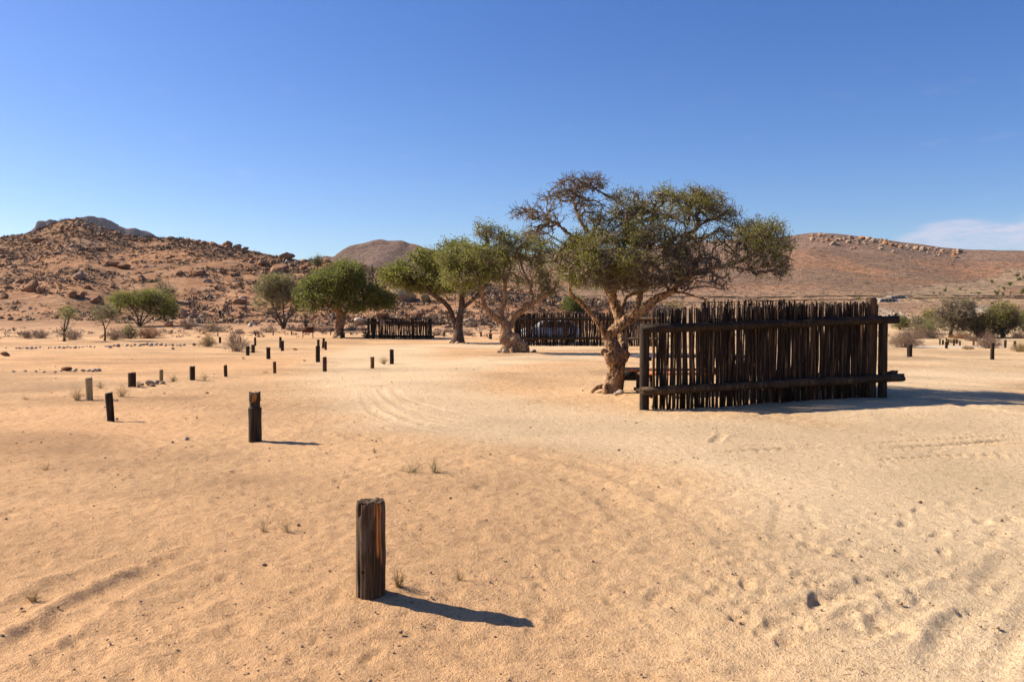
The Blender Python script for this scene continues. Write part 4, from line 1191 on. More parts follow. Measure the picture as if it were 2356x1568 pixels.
fork_limbs = [
    [(2195, 1100, 0, .46), (2198, 1020, 0, .38), (2200, 960, 0, .30), (2215, 860, 0, .27), (2228, 780, 0, .25), (2232, 700, 0, .22), (2235, 620, 0, .16), (2200, 500, .2, .10), (2150, 360, .2, .05)],
    [(2185, 1000, .1, .26), (2165, 930, .1, .23), (2130, 820, 0, .21), (2095, 760, 0, .2), (2030, 700, -.1, .19), (1960, 655, -.2, .17), (1905, 610, -.3, .14), (1860, 540, -.3, .10), (1780, 460, -.3, .06), (1650, 420, -.4, .03)],
    [(2232, 790, 0, .19), (2290, 740, -.2, .17), (2350, 690, -.4, .14), (2420, 620, -.6, .09), (2480, 540, -.6, .05)],
    [(1960, 655, -.2, .10), (2000, 560, .3, .08), (2020, 430, .4, .05)],
]
fork_blobs = [(1590, 480, 120, 70, -.3, 1.6, 130, .95), (1720, 440, 150, 100, -.2, 2.2, 260, .95), (1900, 320, 160, 90, 0, 2.4, 260, .98), (2150, 240, 150, 70, .2, 2.2, 210, .98), (2250, 180, 80, 35, .3, 1.4, 70, .98),
              (2050, 400, 220, 110, 0, 2.8, 330, .95), (2280, 380, 200, 110, 0, 2.6, 280, .95), (1850, 530, 220, 80, -.3, 2.2, 240, .9), (1650, 560, 110, 50, -.4, 1.4, 100, .85), (2150, 560, 220, 70, -.3, 2.2, 240, .8), (2350, 520, 150, 90, -.4, 2.0, 170, .8), (1980, 600, 180, 45, -.2, 1.6, 100, .6), (2400, 300, 90, 80, 0, 1.6, 90, .95)]
tree('acacia_tree', 'green acacia with forked trunk right of the small far fence', (1053, 788), fork_limbs, fork_blobs, Z4, LEAF_GREEN, BARK_DK, BARK_TWIG_DK,
     leaf=(.12, .040), per=8, spread=.16, seg=.3, tip=.011, spur=3, sides=16)

round_limbs = [
    [(1068, 1052, 0, .48), (1075, 1000, 0, .42), (1080, 930, 0, .38), (1085, 860, 0, .34), (1080, 800, 0, .28), (1060, 700, 0, .2), (1070, 560, 0, .12)],
    [(1095, 970, .1, .25), (1115, 900, .1, .22), (1125, 840, .1, .18), (1180, 770, 0, .13), (1290, 710, -.2, .08), (1400, 680, -.4, .04)],
    [(1080, 830, 0, .2), (1000, 770, -.2, .15), (900, 710, -.4, .10), (780, 690, -.5, .05)],
    [(1068, 860, -.3, .07), (1050, 800, -.7, .06), (1042, 765, -1.0, .05), (1065, 755, -1.1, .045), (1082, 790, -1.1, .03)],
]
round_blobs = [(1140, 450, 170, 85, .2, 2.6, 240, .98), (1000, 500, 150, 80, 0, 2.6, 210, .95), (1200, 540, 130, 80, .2, 2.4, 190, .98), (1060, 620, 190, 80, -1.2, 1.8, 280, 1.0), (1200, 660, 150, 70, -.5, 2.2, 200, .95), (1380, 650, 120, 65, -.2, 2.0, 190, 1.0),
               (1480, 710, 110, 50, -.3, 1.6, 140, 1.0), (1300, 750, 170, 55, -.4, 2.0, 200, .95), (860, 560, 130, 80, 0, 2.2, 190, .75), (780, 660, 140, 70, -.3, 2.0, 190, .9), (900, 720, 130, 60, -.4, 1.8, 150, .6), (1100, 760, 180, 45, -.3, 2.0, 150, .8), (780, 770, 90, 35, -.4, 1.2, 60, .8)]
tree('acacia_tree', 'round dense green tree by the far green picnic table', Z4(1068, 1058), round_limbs, round_blobs, Z4, LEAF_DEEP, BARK, BARK_TWIG_DK,
     leaf=(.14, .046), per=9, spread=.19, seg=.35, tip=.012, spur=3, sides=14)

bush_limbs = [[(548, 975, 0, .20), (540, 940, 0, .16), (510, 880, 0, .12), (470, 800, 0, .09), (440, 720, 0, .05)], [(550, 960, 0, .14), (555, 880, .2, .11), (550, 780, .3, .08), (540, 660, .3, .04)], [(560, 965, 0, .15), (585, 890, -.1, .11), (630, 830, -.2, .08), (690, 780, -.3, .05)],
              [(530, 950, 0, .10), (490, 900, -.3, .08), (440, 840, -.4, .05), (380, 760, -.4, .03)], [(565, 960, .2, .09), (610, 800, .4, .06), (650, 680, .5, .03)]]
bush_blobs = [(420, 560, 120, 80, 0, 1.9, 220, .75), (540, 530, 130, 60, .2, 1.9, 220, .8), (370, 680, 100, 90, -.1, 1.6, 190, .6), (500, 680, 140, 90, 0, 2.0, 200, .55), (620, 640, 110, 90, .2, 1.9, 190, .7), (680, 740, 90, 60, 0, 1.4, 110, .7), (420, 800, 90, 50, -.2, 1.2, 80, .35), (310, 740, 50, 60, -.1, .9, 60, .5)]
tree('bushy_tree', 'feathery olive multi-stemmed bushy tree left of the round green tree', Z4(548, 978), bush_limbs, bush_blobs, Z4, LEAF_GREY, BARK_DK, BARK_TWIG,
     leaf=(.13, .030), per=8, spread=.17, seg=.35, tip=.010, spur=3, sides=10)

umb_limbs = [[(1312, 1188, 0, .16), (1305, 1150, 0, .13), (1290, 1090, 0, .09), (1250, 1020, 0, .05)], [(1320, 1185, 0, .13), (1330, 1120, .1, .10), (1350, 1040, .2, .05)], [(1325, 1180, 0, .12), (1370, 1110, -.1, .08), (1430, 1040, -.1, .04)],
             [(1305, 1180, 0, .10), (1260, 1130, -.2, .07), (1190, 1070, -.3, .04)], [(1325, 1185, .1, .09), (1400, 1140, .3, .06), (1500, 1060, .4, .03)]]
umb_blobs = [(1180, 950, 150, 60, 0, 2.2, 240, .9), (1350, 920, 180, 65, .2, 2.6, 300, .9), (1500, 950, 150, 75, 0, 2.4, 260, .9), (1590, 1030, 100, 60, -.1, 1.8, 150, .85), (1120, 1030, 110, 50, -.2, 1.6, 100, .6), (1330, 1010, 200, 50, 0, 2.4, 180, .55), (1480, 1060, 130, 40, 0, 1.6, 90, .5)]
tree('umbrella_thorn', 'flat-topped green thorn tree at the foot of the stony hill', Z3(1315, 1190), umb_limbs, umb_blobs, Z3, LEAF_GREEN, BARK_DK, BARK_TWIG_DK,
     leaf=(.14, .038), per=9, spread=.2, seg=.4, tip=.010, spur=2, sides=8)
tree('sapling', 'thin pale feathery sapling in front of the flat-topped thorn tree', Z3(988, 1325), [[(988, 1325, 0, .09), (990, 1260, 0, .07), (985, 1200, 0, .05), (965, 1120, 0, .03), (950, 1050, 0, .015)], [(988, 1230, 0, .04), (1030, 1150, .1, .03), (1060, 1080, .1, .015)], [(985, 1190, 0, .03), (940, 1120, -.1, .02), (910, 1060, -.1, .01)]],
     [(960, 1060, 100, 70, 0, 1.2, 110, .6), (1060, 1080, 70, 60, 0, 1.0, 70, .6), (930, 1150, 60, 50, 0, .8, 40, .35)], Z3, LEAF_GREY, BARK_DK, BARK_TWIG, leaf=(.10, .022), per=6, spread=.16, seg=.35, tip=.008, spur=2, sides=8)
tree('sapling', 'small half-bare tree with green top at the far left foot of the hill', Z3(605, 1332), [[(605, 1332, 0, .10), (607, 1270, 0, .08), (605, 1200, 0, .05), (620, 1120, 0, .03)], [(606, 1260, 0, .04), (570, 1180, 0, .02)], [(606, 1240, 0, .04), (650, 1160, 0, .02)]],
     [(650, 1070, 95, 45, 0, 1.2, 110, .95), (610, 1160, 80, 60, 0, 1.0, 80, .12), (600, 1260, 80, 50, 0, 1.0, 60, .02)], Z3, LEAF_GREEN, BARK_DK, BARK_TWIG, leaf=(.11, .028), per=4, spread=.16, seg=.35, tip=.009, spur=2, sides=8)
tree('hillside_shrub', 'round grey-green shrub on the slope behind the flat-topped thorn tree', Z3(1585, 960), [[(1585, 960, 0, .08), (1580, 900, 0, .05), (1570, 840, 0, .02)], [(1585, 950, 0, .05), (1620, 880, 0, .02)]],
     [(1560, 820, 95, 70, 0, 1.8, 170, .6), (1600, 890, 80, 60, 0, 1.5, 90, .5)], Z3, LEAF_GREY, BARK_DK, BARK_TWIG, leaf=(.16, .036), per=8, spread=.2, seg=.5, tip=.014, spur=2, sides=8)
tree('skyline_tree', 'small dark tree on the ridge line against the sky', Z4(868, 428), [[(868, 428, 0, .16), (872, 400, 0, .12), (860, 360, 0, .07), (850, 310, 0, .03)], [(870, 400, 0, .08), (905, 350, 0, .03)]],
     [(860, 320, 65, 38, 0, 1.8, 130, .55), (870, 365, 65, 30, 0, 1.6, 80, .35)], Z4, LEAF_GREY, BARK_DK, BARK_TWIG_DK, leaf=(.16, .036), per=7, spread=.2, seg=.5, tip=.016, spur=2, sides=8)
# right-hand trees
tree('dry_thorn_tree', 'tall half-bare thorn tree behind the right clump of posts', Z5(1660, 1182), [[(1660, 1182, 0, .20), (1665, 1120, 0, .16), (1685, 1060, 0, .13), (1700, 980, 0, .09), (1690, 900, 0, .05)], [(1690, 1050, 0, .09), (1750, 990, .2, .06), (1830, 920, .3, .03)], [(1680, 1080, 0, .08), (1620, 1010, -.2, .05), (1560, 950, -.3, .03)]],
     [(1700, 880, 120, 60, 0, 1.8, 190, .25), (1830, 880, 80, 50, .2, 1.4, 110, .35), (1600, 960, 110, 60, -.2, 1.6, 130, .3), (1760, 970, 150, 70, 0, 2.0, 190, .3), (1640, 1050, 150, 60, -.3, 1.6, 130, .45), (1850, 1020, 110, 60, 0, 1.5, 110, .35), (1760, 1090, 100, 40, -.2, 1.2, 80, .6)], Z5, LEAF_GREY, BARK_DK, BARK_TWIG,
     leaf=(.12, .030), per=4, spread=.16, seg=.32, tip=.012, spur=3, sides=10)
tree('green_thorn_tree', 'bushy green tree near the right edge beyond the posts', Z5(2150, 1180), [[(2150, 1180, 0, .18), (2150, 1140, 0, .14), (2120, 1070, 0, .09), (2090, 1000, 0, .04)], [(2155, 1170, 0, .12), (2180, 1080, .2, .08), (2200, 980, .3, .04)], [(2160, 1170, 0, .10), (2230, 1100, 0, .06), (2290, 1030, 0, .03)]],
     [(2150, 930, 130, 50, 0, 2.0, 210, .7), (2060, 1000, 120, 70, 0, 1.8, 190, .8), (2230, 980, 110, 70, .2, 1.8, 190, .8), (2150, 1040, 170, 70, 0, 2.0, 210, .65), (2270, 1060, 80, 60, 0, 1.4, 100, .7), (2120, 1120, 120, 40, -.2, 1.4, 90, .5)], Z5, LEAF_OLIVE, BARK_DK, BARK_TWIG,
     leaf=(.13, .032), per=4, spread=.18, seg=.35, tip=.012, spur=3, sides=10)
for k, (cx, cy, rx, ry, by, lab, lm) in enumerate([(1180, 1030, 90, 50, 1110, 'low dark green tree behind the fence end on the right', LEAF_DEEP), (1340, 1040, 90, 55, 1115, 'low grey-green tree between the dark green tree and the dry tree', LEAF_GREY), (1490, 990, 80, 50, 1110, 'small olive tree just left of the tall dry thorn tree', LEAF_OLIVE), (1910, 1080, 70, 55, 1180, 'small grey shrubby tree between the dry tree and green tree', LEAF_GREY), (2345, 1010, 50, 70, 1130, 'dark shrubby tree cut by the right edge', LEAF_DEEP), (1450, 1090, 70, 45, 1150, 'low dark shrub under the olive tree on the right', LEAF_DEEP)]):
    tree('low_tree', lab, Z5(cx, by), [[(cx, by, 0, .13), (cx + 5, by - 25, 0, .10), (cx - 10, cy, 0, .05)], [(cx, by - 10, 0, .09), (cx + rx * .5, cy + 5, .2, .03)], [(cx, by - 10, 0, .08), (cx - rx * .6, cy + 8, -.2, .03)]],
         [(cx, cy, rx, ry, 0, 1.7, 190, .85), (cx + rx * .3, cy + ry * .5, rx * .8, ry * .6, -.2, 1.4, 90, .6)], Z5, lm, BARK_DK, BARK_TWIG, leaf=(.14, .036), per=4, spread=.18, seg=.4, tip=.013, spur=2, sides=8)
# yellow bush and green shrubs peeping over the middle fence
tree('yellow_bush', 'bright yellow-green bush peeping over the pole fences in the centre', Z1(1400, 905), [[(1400, 905, 0, .1), (1400, 890, 0, .06), (1395, 875, 0, .03)]], [(1395, 880, 85, 26, 0, 1.6, 190, 1.0)], Z1, LEAF_YELL, BARK_DK, BARK_TWIG_DK, leaf=(.14, .04), per=10, spread=.15, seg=.4, tip=.01, spur=2, sides=8)
tree('green_shrub', 'dark green shrub above the middle fence right of the gnarled tree', Z1(770, 925), [[(770, 925, 0, .1), (770, 890, 0, .06), (768, 860, 0, .03)]], [(770, 870, 60, 42, 0, 1.8, 170, .9), (800, 900, 70, 25, 0, 1.6, 90, .8)], Z1, LEAF_DEEP, BARK_DK, BARK_TWIG_DK, leaf=(.16, .045), per=10, spread=.18, seg=.4, tip=.01, spur=2, sides=8)

# ------------------------------------------------------------------ dry bushes and tufts


def bush_arrays(w_, h, n, seed, r=.006, fan=1.0, segs=4, sub=3, droop=.0, foot_=.42):
    """wiry stems fanning from one foot, with side twigs"""
    rs = np.random.default_rng(seed)
    a = rs.uniform(0, 6.283, n); lean = rs.uniform(0, 1, n) ** .6 * fan
    tip_ = np.stack([np.cos(a) * lean * w_ / 2, np.sin(a) * lean * w_ / 2, h * rs.uniform(.30, 1.0, n) * np.sqrt(np.clip(1.02 - (lean / max(fan, 1)) ** 2, .02, 1))], 1)
    fr = rs.random(n) * foot_
    foot = np.stack([np.cos(a) * w_ * fr * lean, np.sin(a) * w_ * fr * lean, np.full(n, -.03)], 1)
    P0, P1, R0, R1 = [], [], [], []; prev = foot
    for k in range(1, segs + 1):
        u = k / segs
        cur = foot + (tip_ - foot) * u + np.stack([0 * a, 0 * a, h * .18 * math.sin(math.pi * u) * (1 - droop) + 0 * a], 1) + rs.normal(0, .035 * w_, (n, 3)) * (u < 1)
        P0.append(prev); P1.append(cur); R0.append(np.full(n, r * (1.25 - u * .7))); R1.append(np.full(n, r * (1.05 - u * .7)))
        if k >= 2:
            for _ in range(sub):
                d = (cur - prev); d = d / (np.linalg.norm(d, axis=1)[:, None] + 1e-9) * .8 + rs.normal(0, .6, (n, 3)); d[:, 2] += .15
                P0.append(cur); P1.append(cur + d * (w_ + h) * .07 * rs.uniform(.5, 1.5, (n, 1))); R0.append(np.full(n, r * .6)); R1.append(np.full(n, r * .35))
        prev = cur
    P0, P1, R0, R1 = (np.concatenate(q) for q in (P0, P1, R0, R1))
    P1[:, 2] = np.maximum(P1[:, 2], .01)
    return P0, P1, R0, R1


def bush(name, label, px, wpx, hpx, m, n=120, seed=1, leafm=None, nleaf=0, leaf=(.1, .03), group=None, r=None, cat='bush', sub=3, fan=1.0):
    p = gp(*px); s = p[1] / FPX; w_, h = wpx * s, hpx * s
    P0, P1, R0, R1 = bush_arrays(w_, h, int(n * .62), seed, r if r else max(.30 * s, .0022), fan, sub=sub, segs=3, foot_=.42 if cat == 'bush' else .12)
    V, F = prisms(P0, P1, R0, R1, 3)
    if leafm:
        T = thing(name, label, cat, p, group); obj('stems', mk('stems', V, F), m, T)
        k = RNG.integers(0, len(P1), nleaf); V, F = leaf_quads(P1[k] + RNG.normal(0, w_ * .02, (nleaf, 3)), leaf[0], leaf[1], .3); obj('foliage', mk('foliage', V, F), leafm, T)
    else:
        tag(obj(name, mk(name, V, F), m, None, p), label, cat, group)


GB = 'dry bushes on the flat'
bush('dry_bush', 'round yellowish dry bush left of the grey dry bush', Z3(1962, 1380), 40, 29, TWIG_TAN, 200, 1, group=GB)
bush('dry_bush', 'wide grey dry bush with posts standing in it', Z3(2230, 1425), 66, 42, TWIG_DRY, 220, 2, group=GB)
bush('dry_bush', 'rusty orange low bush under the flat-topped thorn tree', Z3(1410, 1302), 62, 27, TWIG_RUST, 260, 3, group=GB)
bush('dry_bush', 'greenish low bush left of the rusty orange bush', Z3(1215, 1305), 36, 31, TWIG_DRY, 150, 4, LEAF_GREY, 900, (.12, .03), GB)
bush('dry_bush', 'pinkish-grey dry bush at the foot of the thin sapling', Z3(1080, 1318), 50, 27, TWIG_DRY, 200, 5, group=GB)
bush('dry_bush', 'grey-brown dry bush at far left, left one of two', Z3(250, 1300), 34, 17, TWIG_DRY, 160, 6, group=GB)
bush('dry_bush', 'grey-brown dry bush at far left, right one of two', Z3(385, 1300), 36, 20, TWIG_DRY, 170, 7, group=GB)
bush('dry_bush', 'dry bush with rusty leaves at the foot of the half-bare small tree', Z3(690, 1318), 40, 24, TWIG_DRY, 160, 8, group=GB)
bush('dry_bush', 'dark grey bush below the boulders right of the flat-topped thorn tree', Z3(1770, 1215), 40, 22, TWIG_DRY, 160, 9, group=GB)
bush('dry_bush', 'flat dark low bush spread behind the yellowish round bush', Z3(2010, 1240), 68, 17, TWIG_DRY, 200, 10, LEAF_GREY, 400, (.12, .03), GB)
bush('dry_bush', 'big round brown bush right of the large near fence', Z5(1235, 1275), 78, 38, TWIG_DRY, 420, 11, group=GB)
bush('dry_bush', 'brown bush behind the big round brown bush at right', Z5(1340, 1190), 58, 28, TWIG_DRY, 260, 12, group=GB)
bush('dry_bush', 'brown bush in front of the bushy green tree at right', Z5(2020, 1282), 56, 30, TWIG_DRY, 300, 13, group=GB)
bush('dry_bush', 'small dry bush low at the right edge', Z5(2325, 1315), 44, 20, TWIG_TAN, 220, 14, group=GB)
bush('dry_bush', 'tiny flat dry bush left of the brown bush at right', Z5(1825, 1292), 26, 8, TWIG_TAN, 110, 15, group=GB)
bush('dry_bush', 'grey dry bush just right of the large near fence post', Z5(1010, 1172), 30, 13, TWIG_DRY, 150, 16, group=GB)
for k, (x, y, w_, h, lab) in enumerate([(1500, 1190, 50, 18, 'pinkish scrub under the small olive tree at right'), (1760, 1192, 46, 14, 'rusty scrub just right of the tall dry thorn tree trunk'), (1870, 1215, 34, 10, 'low scrub behind the lone reddish post at right'), (1690, 1232, 30, 10, 'yellowish scrub inside the right clump of posts'), (2320, 1190, 40, 18, 'brown scrub at the right edge under the dark shrubby tree'), (1980, 1190, 44, 14, 'brown scrub left of the bushy green tree trunk')]):
    bush('scrub_bush', lab, Z5(x, y), w_, h, (TWIG_DRY, TWIG_RUST, TWIG_DRY, TWIG_TAN, TWIG_DRY, TWIG_RUST)[k], 170, 30 + k, group='scrub beyond the posts on the right')
# scrub belt at the hill foot
for k, (x, y, w_, h) in enumerate([(410, 1010, 170, 60), (690, 1000, 150, 55), (830, 1000, 120, 85), (920, 1010, 120, 90), (990, 1000, 90, 70), (620, 990, 90, 50), (1200, 990, 130, 70), (1300, 1000, 110, 60), (2010, 1040, 150, 60), (2290, 1040, 170, 60), (2100, 1010, 120, 45), (300, 1030, 100, 40), (130, 1025, 110, 45), (1270, 940, 110, 50), (1960, 930, 90, 90), (2320, 960, 120, 70)]):
    bush('scrub_bush', 'low grey-brown scrub bush in the belt along the hill foot behind the camp', Z4(x, y), w_ * .244, h * .244, TWIG_DRY, 110, 60 + k, group='scrub belt along the hill foot', r=.016, sub=2)
bush('bare_shrub', 'slim bare shrub right of the bushy multi-stemmed tree', Z4(765, 990), 26, 40, BARK_TWIG_DK, 70, 80, cat='shrub', fan=.8)

GT = 'dry tufts on the sand'
TU = [((918, 1349), 40, 52, 60, TWIG_TAN, 'dry straw tuft directly right of the nearest post'), ((1057, 1334), 26, 42, 24, TWIG_TAN, 'single wispy stalk right of the dry straw tuft'), ((948, 1086), 62, 30, 60, LEAF_GREY, 'grey-green tuft in the middle sand, left one of a touching pair'), ((1000, 1086), 44, 34, 50, LEAF_GREY, 'grey-green tuft in the middle sand, right one of a touching pair'),
      ((660, 1222), 44, 36, 40, TWIG_TAN, 'sparse yellow tuft left of the nearest post, right one of two'), ((610, 1222), 32, 28, 26, TWIG_TAN, 'sparse yellow tuft left of the nearest post, left one of two'), ((75, 1378), 40, 20, 40, TWIG_TAN, 'flat dry tuft at lower left by the tyre ruts'), ((105, 1078), 36, 16, 30, TWIG_TAN, 'small pale tuft at left edge of the sand'),
      ((178, 919), 36, 34, 110, TWIG_TAN, 'straw tuft at the left foot of the pale yellowish post'), ((280, 912), 44, 34, 90, TWIG_TAN, 'straw tuft right of the dark leaning post'), ((232, 892), 22, 17, 50, TWIG_TAN, 'little straw tuft between the pale post and the stubby brown post'), ((318, 890), 22, 16, 50, TWIG_TAN, 'little straw tuft against the small stone heap'),
      ((399, 877), 24, 15, 60, LEAF_YELL, 'yellow tuft right of the small stone heap'), ((470, 873), 22, 20, 40, TWIG_TAN, 'wispy tuft right of the lone black post'), ((883, 837), 26, 20, 80, TWIG_TAN, 'dry tuft at the foot of the rightmost black post before the track'), ((560, 826), 10, 8, 24, LEAF_GREY, 'tiny green tuft below the black posts by the grey bush'), ((700, 831), 8, 7, 24, LEAF_DEEP, 'tiny dark tuft at the foot of the tall black post in the middle row'),
      ((862, 1040), 16, 12, 24, LEAF_GREY, 'tiny greenish tuft on the sand right of the second-nearest post'), ((60, 918), 26, 9, 30, TWIG_TAN, 'flat tuft at the far left of the sand'), ((610, 858), 16, 8, 30, TWIG_TAN, 'tiny tuft beside the slim orange-brown post')]
for k, (px, wp, hp, n, m, lab) in enumerate(TU):
    bush('grass_tuft', lab, px, wp * 1.1, hp, m, int(n * 1.3), 100 + k, group=GT, cat='tuft', sub=1, fan=1.0, r=max(.0015, .22 * gp(*px)[1] / FPX))

# ------------------------------------------------------------------ stones and boulders


def mk_rocks(sub, seeds, cuts=9, rough=.12):
    out = []
    for s in seeds:
        V, F = rock(sub, s, cuts, rough); out.append((V, F))
    return out


def sharp(me, ang=.6):
    smooth(me)
    try: me.set_sharp_from_angle(angle=ang)
    except Exception: pass
    return me


BIG = {}
for nm, mt in (('o', ROCK_ORANGE), ('g', ROCK_GREY), ('w', ROCK_WHITE)):
    BIG[nm] = []
    for V, F in mk_rocks(4, [11, 12, 13, 14, 15, 16], 14, .16):
        me = sharp(mk('boulder', V, F)); me.materials.append(mt); BIG[nm].append(me)
SMALL = {}
for nm, mt in (('o', ROCK_ORANGE), ('g', STONE_TAN), ('w', ROCK_WHITE)):
    SMALL[nm] = []
    for V, F in mk_rocks(2, [21, 22, 23, 24, 25], 8, .10):
        me = sharp(mk('stone', V, F)); me.materials.append(mt); SMALL[nm].append(me)


def boulder(px, rx, ry, kind, label, seed, group='boulders on the stony hill', name='boulder', sink=.35, lib=None):
    """px: picture centre, rx, ry: picture half sizes"""
    rs = np.random.default_rng(seed); p = gp(px[0], px[1] + ry * .8); s = p[1] / FPX; a, b = rx * s, ry * s
    o = obj(name, (lib or BIG)[kind][rs.integers(0, len((lib or BIG)[kind]))], None, None, (p[0], p[1] + a * .4, p[2] + b * (1 - sink)))
    o.scale = (a * 1.1, a * rs.uniform(.8, 1.1), b * 1.25); o.rotation_euler = (rs.normal(0, .2), rs.normal(0, .2), rs.uniform(0, 6.28))
    return tag(o, label, 'rock', group)


B3 = [((300, 815), 80, 62, 'o', 'big cracked reddish outcrop low on the left hillside'), ((375, 845), 40, 40, 'o', 'reddish rock leaning on the right of the big cracked outcrop'), ((740, 708), 62, 48, 'g', 'large rounded grey-brown boulder alone on the left hillside'), ((668, 888), 42, 34, 'o', 'orange rock of a low pair below the rounded boulder, left one'), ((758, 884), 44, 36, 'o', 'orange rock of a low pair below the rounded boulder, right one'),
      ((905, 938), 58, 46, 'o', 'brown boulder behind the thin sapling'), ((1050, 805), 38, 30, 'o', 'brown boulder halfway up above the flat-topped thorn tree'), ((1730, 1066), 32, 44, 'g', 'upright tan boulder right of the flat-topped thorn tree'), ((1826, 1040), 28, 30, 'g', 'smooth pale egg-shaped boulder atop the pile right of the thorn tree'), ((1808, 1092), 38, 24, 'g', 'tan boulder under the egg-shaped one'), ((1850, 1130), 40, 24, 'g', 'low tan boulder at the bottom of the pile right of the thorn tree'),
      ((1590, 1172), 48, 32, 'o', 'brown boulder at the foot of the slope right of the thorn tree trunk'), ((2095, 1136), 36, 26, 'g', 'grey boulder on the lower slope above the yellowish round bush'), ((2255, 955), 72, 34, 'o', 'broad flat orange boulder midway along the hillside'), ((2290, 1005), 40, 24, 'o', 'orange boulder tucked under the broad flat one'), ((1330, 732), 52, 26, 'o', 'long brown ledge rock in the middle of the left hillside'),
      ((360, 372), 70, 30, 'o', 'bright orange ledge below the left hill top'), ((930, 458), 52, 22, 'o', 'orange ledge under the faint footpath on the hill'), ((1050, 592), 58, 36, 'o', 'orange block, left one of two ledges in mid hillside'), ((1150, 622), 72, 28, 'o', 'orange block, right one of two ledges in mid hillside'), ((1860, 682), 72, 38, 'o', 'dark orange crag on the upper right of the left hill'), ((1690, 690), 40, 28, 'o', 'brown rock left of the dark orange crag'),
      ((2150, 418), 50, 36, 'o', 'large rounded rock on the ridge line, biggest of the skyline'), ((2225, 438), 40, 28, 'g', 'dark rock joined to the right of the biggest skyline rock'), ((2300, 462), 38, 20, 'o', 'low rock right of the skyline pair'), ((1770, 374), 34, 22, 'g', 'skyline rock, leftmost of the ridge knobs'), ((1845, 392), 30, 18, 'g', 'skyline rock, second of the ridge knobs'), ((1912, 398), 30, 20, 'g', 'skyline rock, third of the ridge knobs'), ((2000, 416), 46, 20, 'o', 'long low skyline rock, fourth of the ridge knobs'),
      ((1128, 306), 22, 18, 'g', 'small block on the ridge right of the stony summit'), ((1585, 362), 30, 14, 'o', 'flat block on the ridge left of the ridge knobs'), ((1955, 760), 44, 22, 'g', 'grey slab under the dark orange crag'), ((1970, 905), 36, 20, 'g', 'pale slab in the lower right of the left hill'), ((30, 910), 46, 30, 'o', 'brown rock low at the left edge of the hill'), ((820, 815), 36, 26, 'o', 'brown rock below the large rounded boulder'), ((60, 820), 60, 22, 'o', 'flat brown ledge at the left edge of the hill')]
for k, (px, rx, ry, kd, lab) in enumerate(B3):
    boulder(Z3(*px), rx * .244, ry * .244, kd, lab, 400 + k)
B4 = [((560, 296), 78, 38, 'o', 'long orange crag on the ridge above the bushy tree'), ((350, 352), 62, 38, 'o', 'orange crag left of the long ridge crag'), ((500, 408), 92, 44, 'o', 'large orange crag just below the ridge above the bushy tree'), ((578, 342), 26, 22, 'w', 'pale block between the ridge crags above the bushy tree'), ((660, 352), 40, 20, 'g', 'grey block right of the ridge crags'), ((240, 302), 56, 20, 'o', 'low ledge left of the ridge crags'),
      ((960, 332), 42, 24, 'o', 'orange rock on the ridge right of the skyline tree'), ((1100, 346), 44, 20, 'o', 'orange rock on the ridge above the round tree'), ((1260, 362), 44, 18, 'g', 'grey rock on the ridge right above the round tree'), ((1420, 378), 40, 22, 'o', 'orange rock at the left of the long cliff band'), ((1500, 372), 100, 34, 'o', 'long orange cliff band on the ridge below the dark round hill'), ((1580, 376), 40, 30, 'o', 'orange end block of the long cliff band'),
      ((1540, 622), 52, 42, 'o', 'rust-coloured boulder between the round and forked trees'), ((1690, 660), 150, 62, 'g', 'huge smooth grey-brown slab behind the forked tree'), ((1880, 692), 66, 42, 'g', 'grey boulder at the right end of the huge slab'), ((1470, 842), 84, 44, 'o', 'broad orange boulder behind the left of the small far fence'), ((1780, 836), 96, 36, 'o', 'broad orange boulder behind the right of the small far fence'), ((1265, 892), 44, 26, 'w', 'pale boulder right of the round tree trunk'),
      ((235, 942), 34, 18, 'w', 'pale stone below the bushy tree on the left'), ((860, 446), 14, 18, 'w', 'small white stone under the skyline tree'), ((1335, 905), 40, 22, 'g', 'grey rock left behind the small far fence'), ((2290, 900), 60, 30, 'g', 'grey rock behind the forked tree trunk'), ((2310, 930), 40, 24, 'w', 'pale rock right behind the forked tree trunk'), ((150, 690), 40, 22, 'w', 'pale rock on the slope left of the bushy tree'), ((90, 460), 50, 24, 'o', 'brown ledge on the slope left of the bushy tree crown')]
for k, (px, rx, ry, kd, lab) in enumerate(B4):
    boulder(Z4(*px), rx * .244, ry * .244, kd, lab, 460 + k)
rs = np.random.default_rng(77)
for k in range(46):      # stony summit
    u = rs.random(); x = 560 + 430 * u; top_ = np.interp(x, [560, 600, 720, 800, 900, 990], [250, 205, 180, 200, 255, 310]); y = top_ + rs.uniform(5, 75) * (1 - .4 * u)
    boulder(Z3(x, y), rs.uniform(14, 34) * .244, rs.uniform(11, 24) * .244, rs.choice(['g', 'g', 'o']), 'block in the pile of broken rocks on the left summit', 520 + k, 'broken rocks piled on the left summit')
for k in range(170):      # outcrop on the far ridge at right
    x = rs.uniform(330, 1750); yt = np.interp(x, [330, 400, 700, 1050, 1190, 1310, 1500, 1750], [205, 185, 222, 242, 292, 280, 322, 348]); y = yt + abs(rs.normal(0, 1)) * 46 + 5
    s_ = rs.uniform(.35, 1.1) * (1.3 if rs.random() < .25 else .75)
    boulder(Z5(x, y), 26 * s_ * .243, 17 * s_ * .243, rs.choice(['g', 'g', 'g', 'o']), 'block in the rocky outcrop along the distant right ridge', 620 + k, 'rocky outcrop on the distant right ridge')

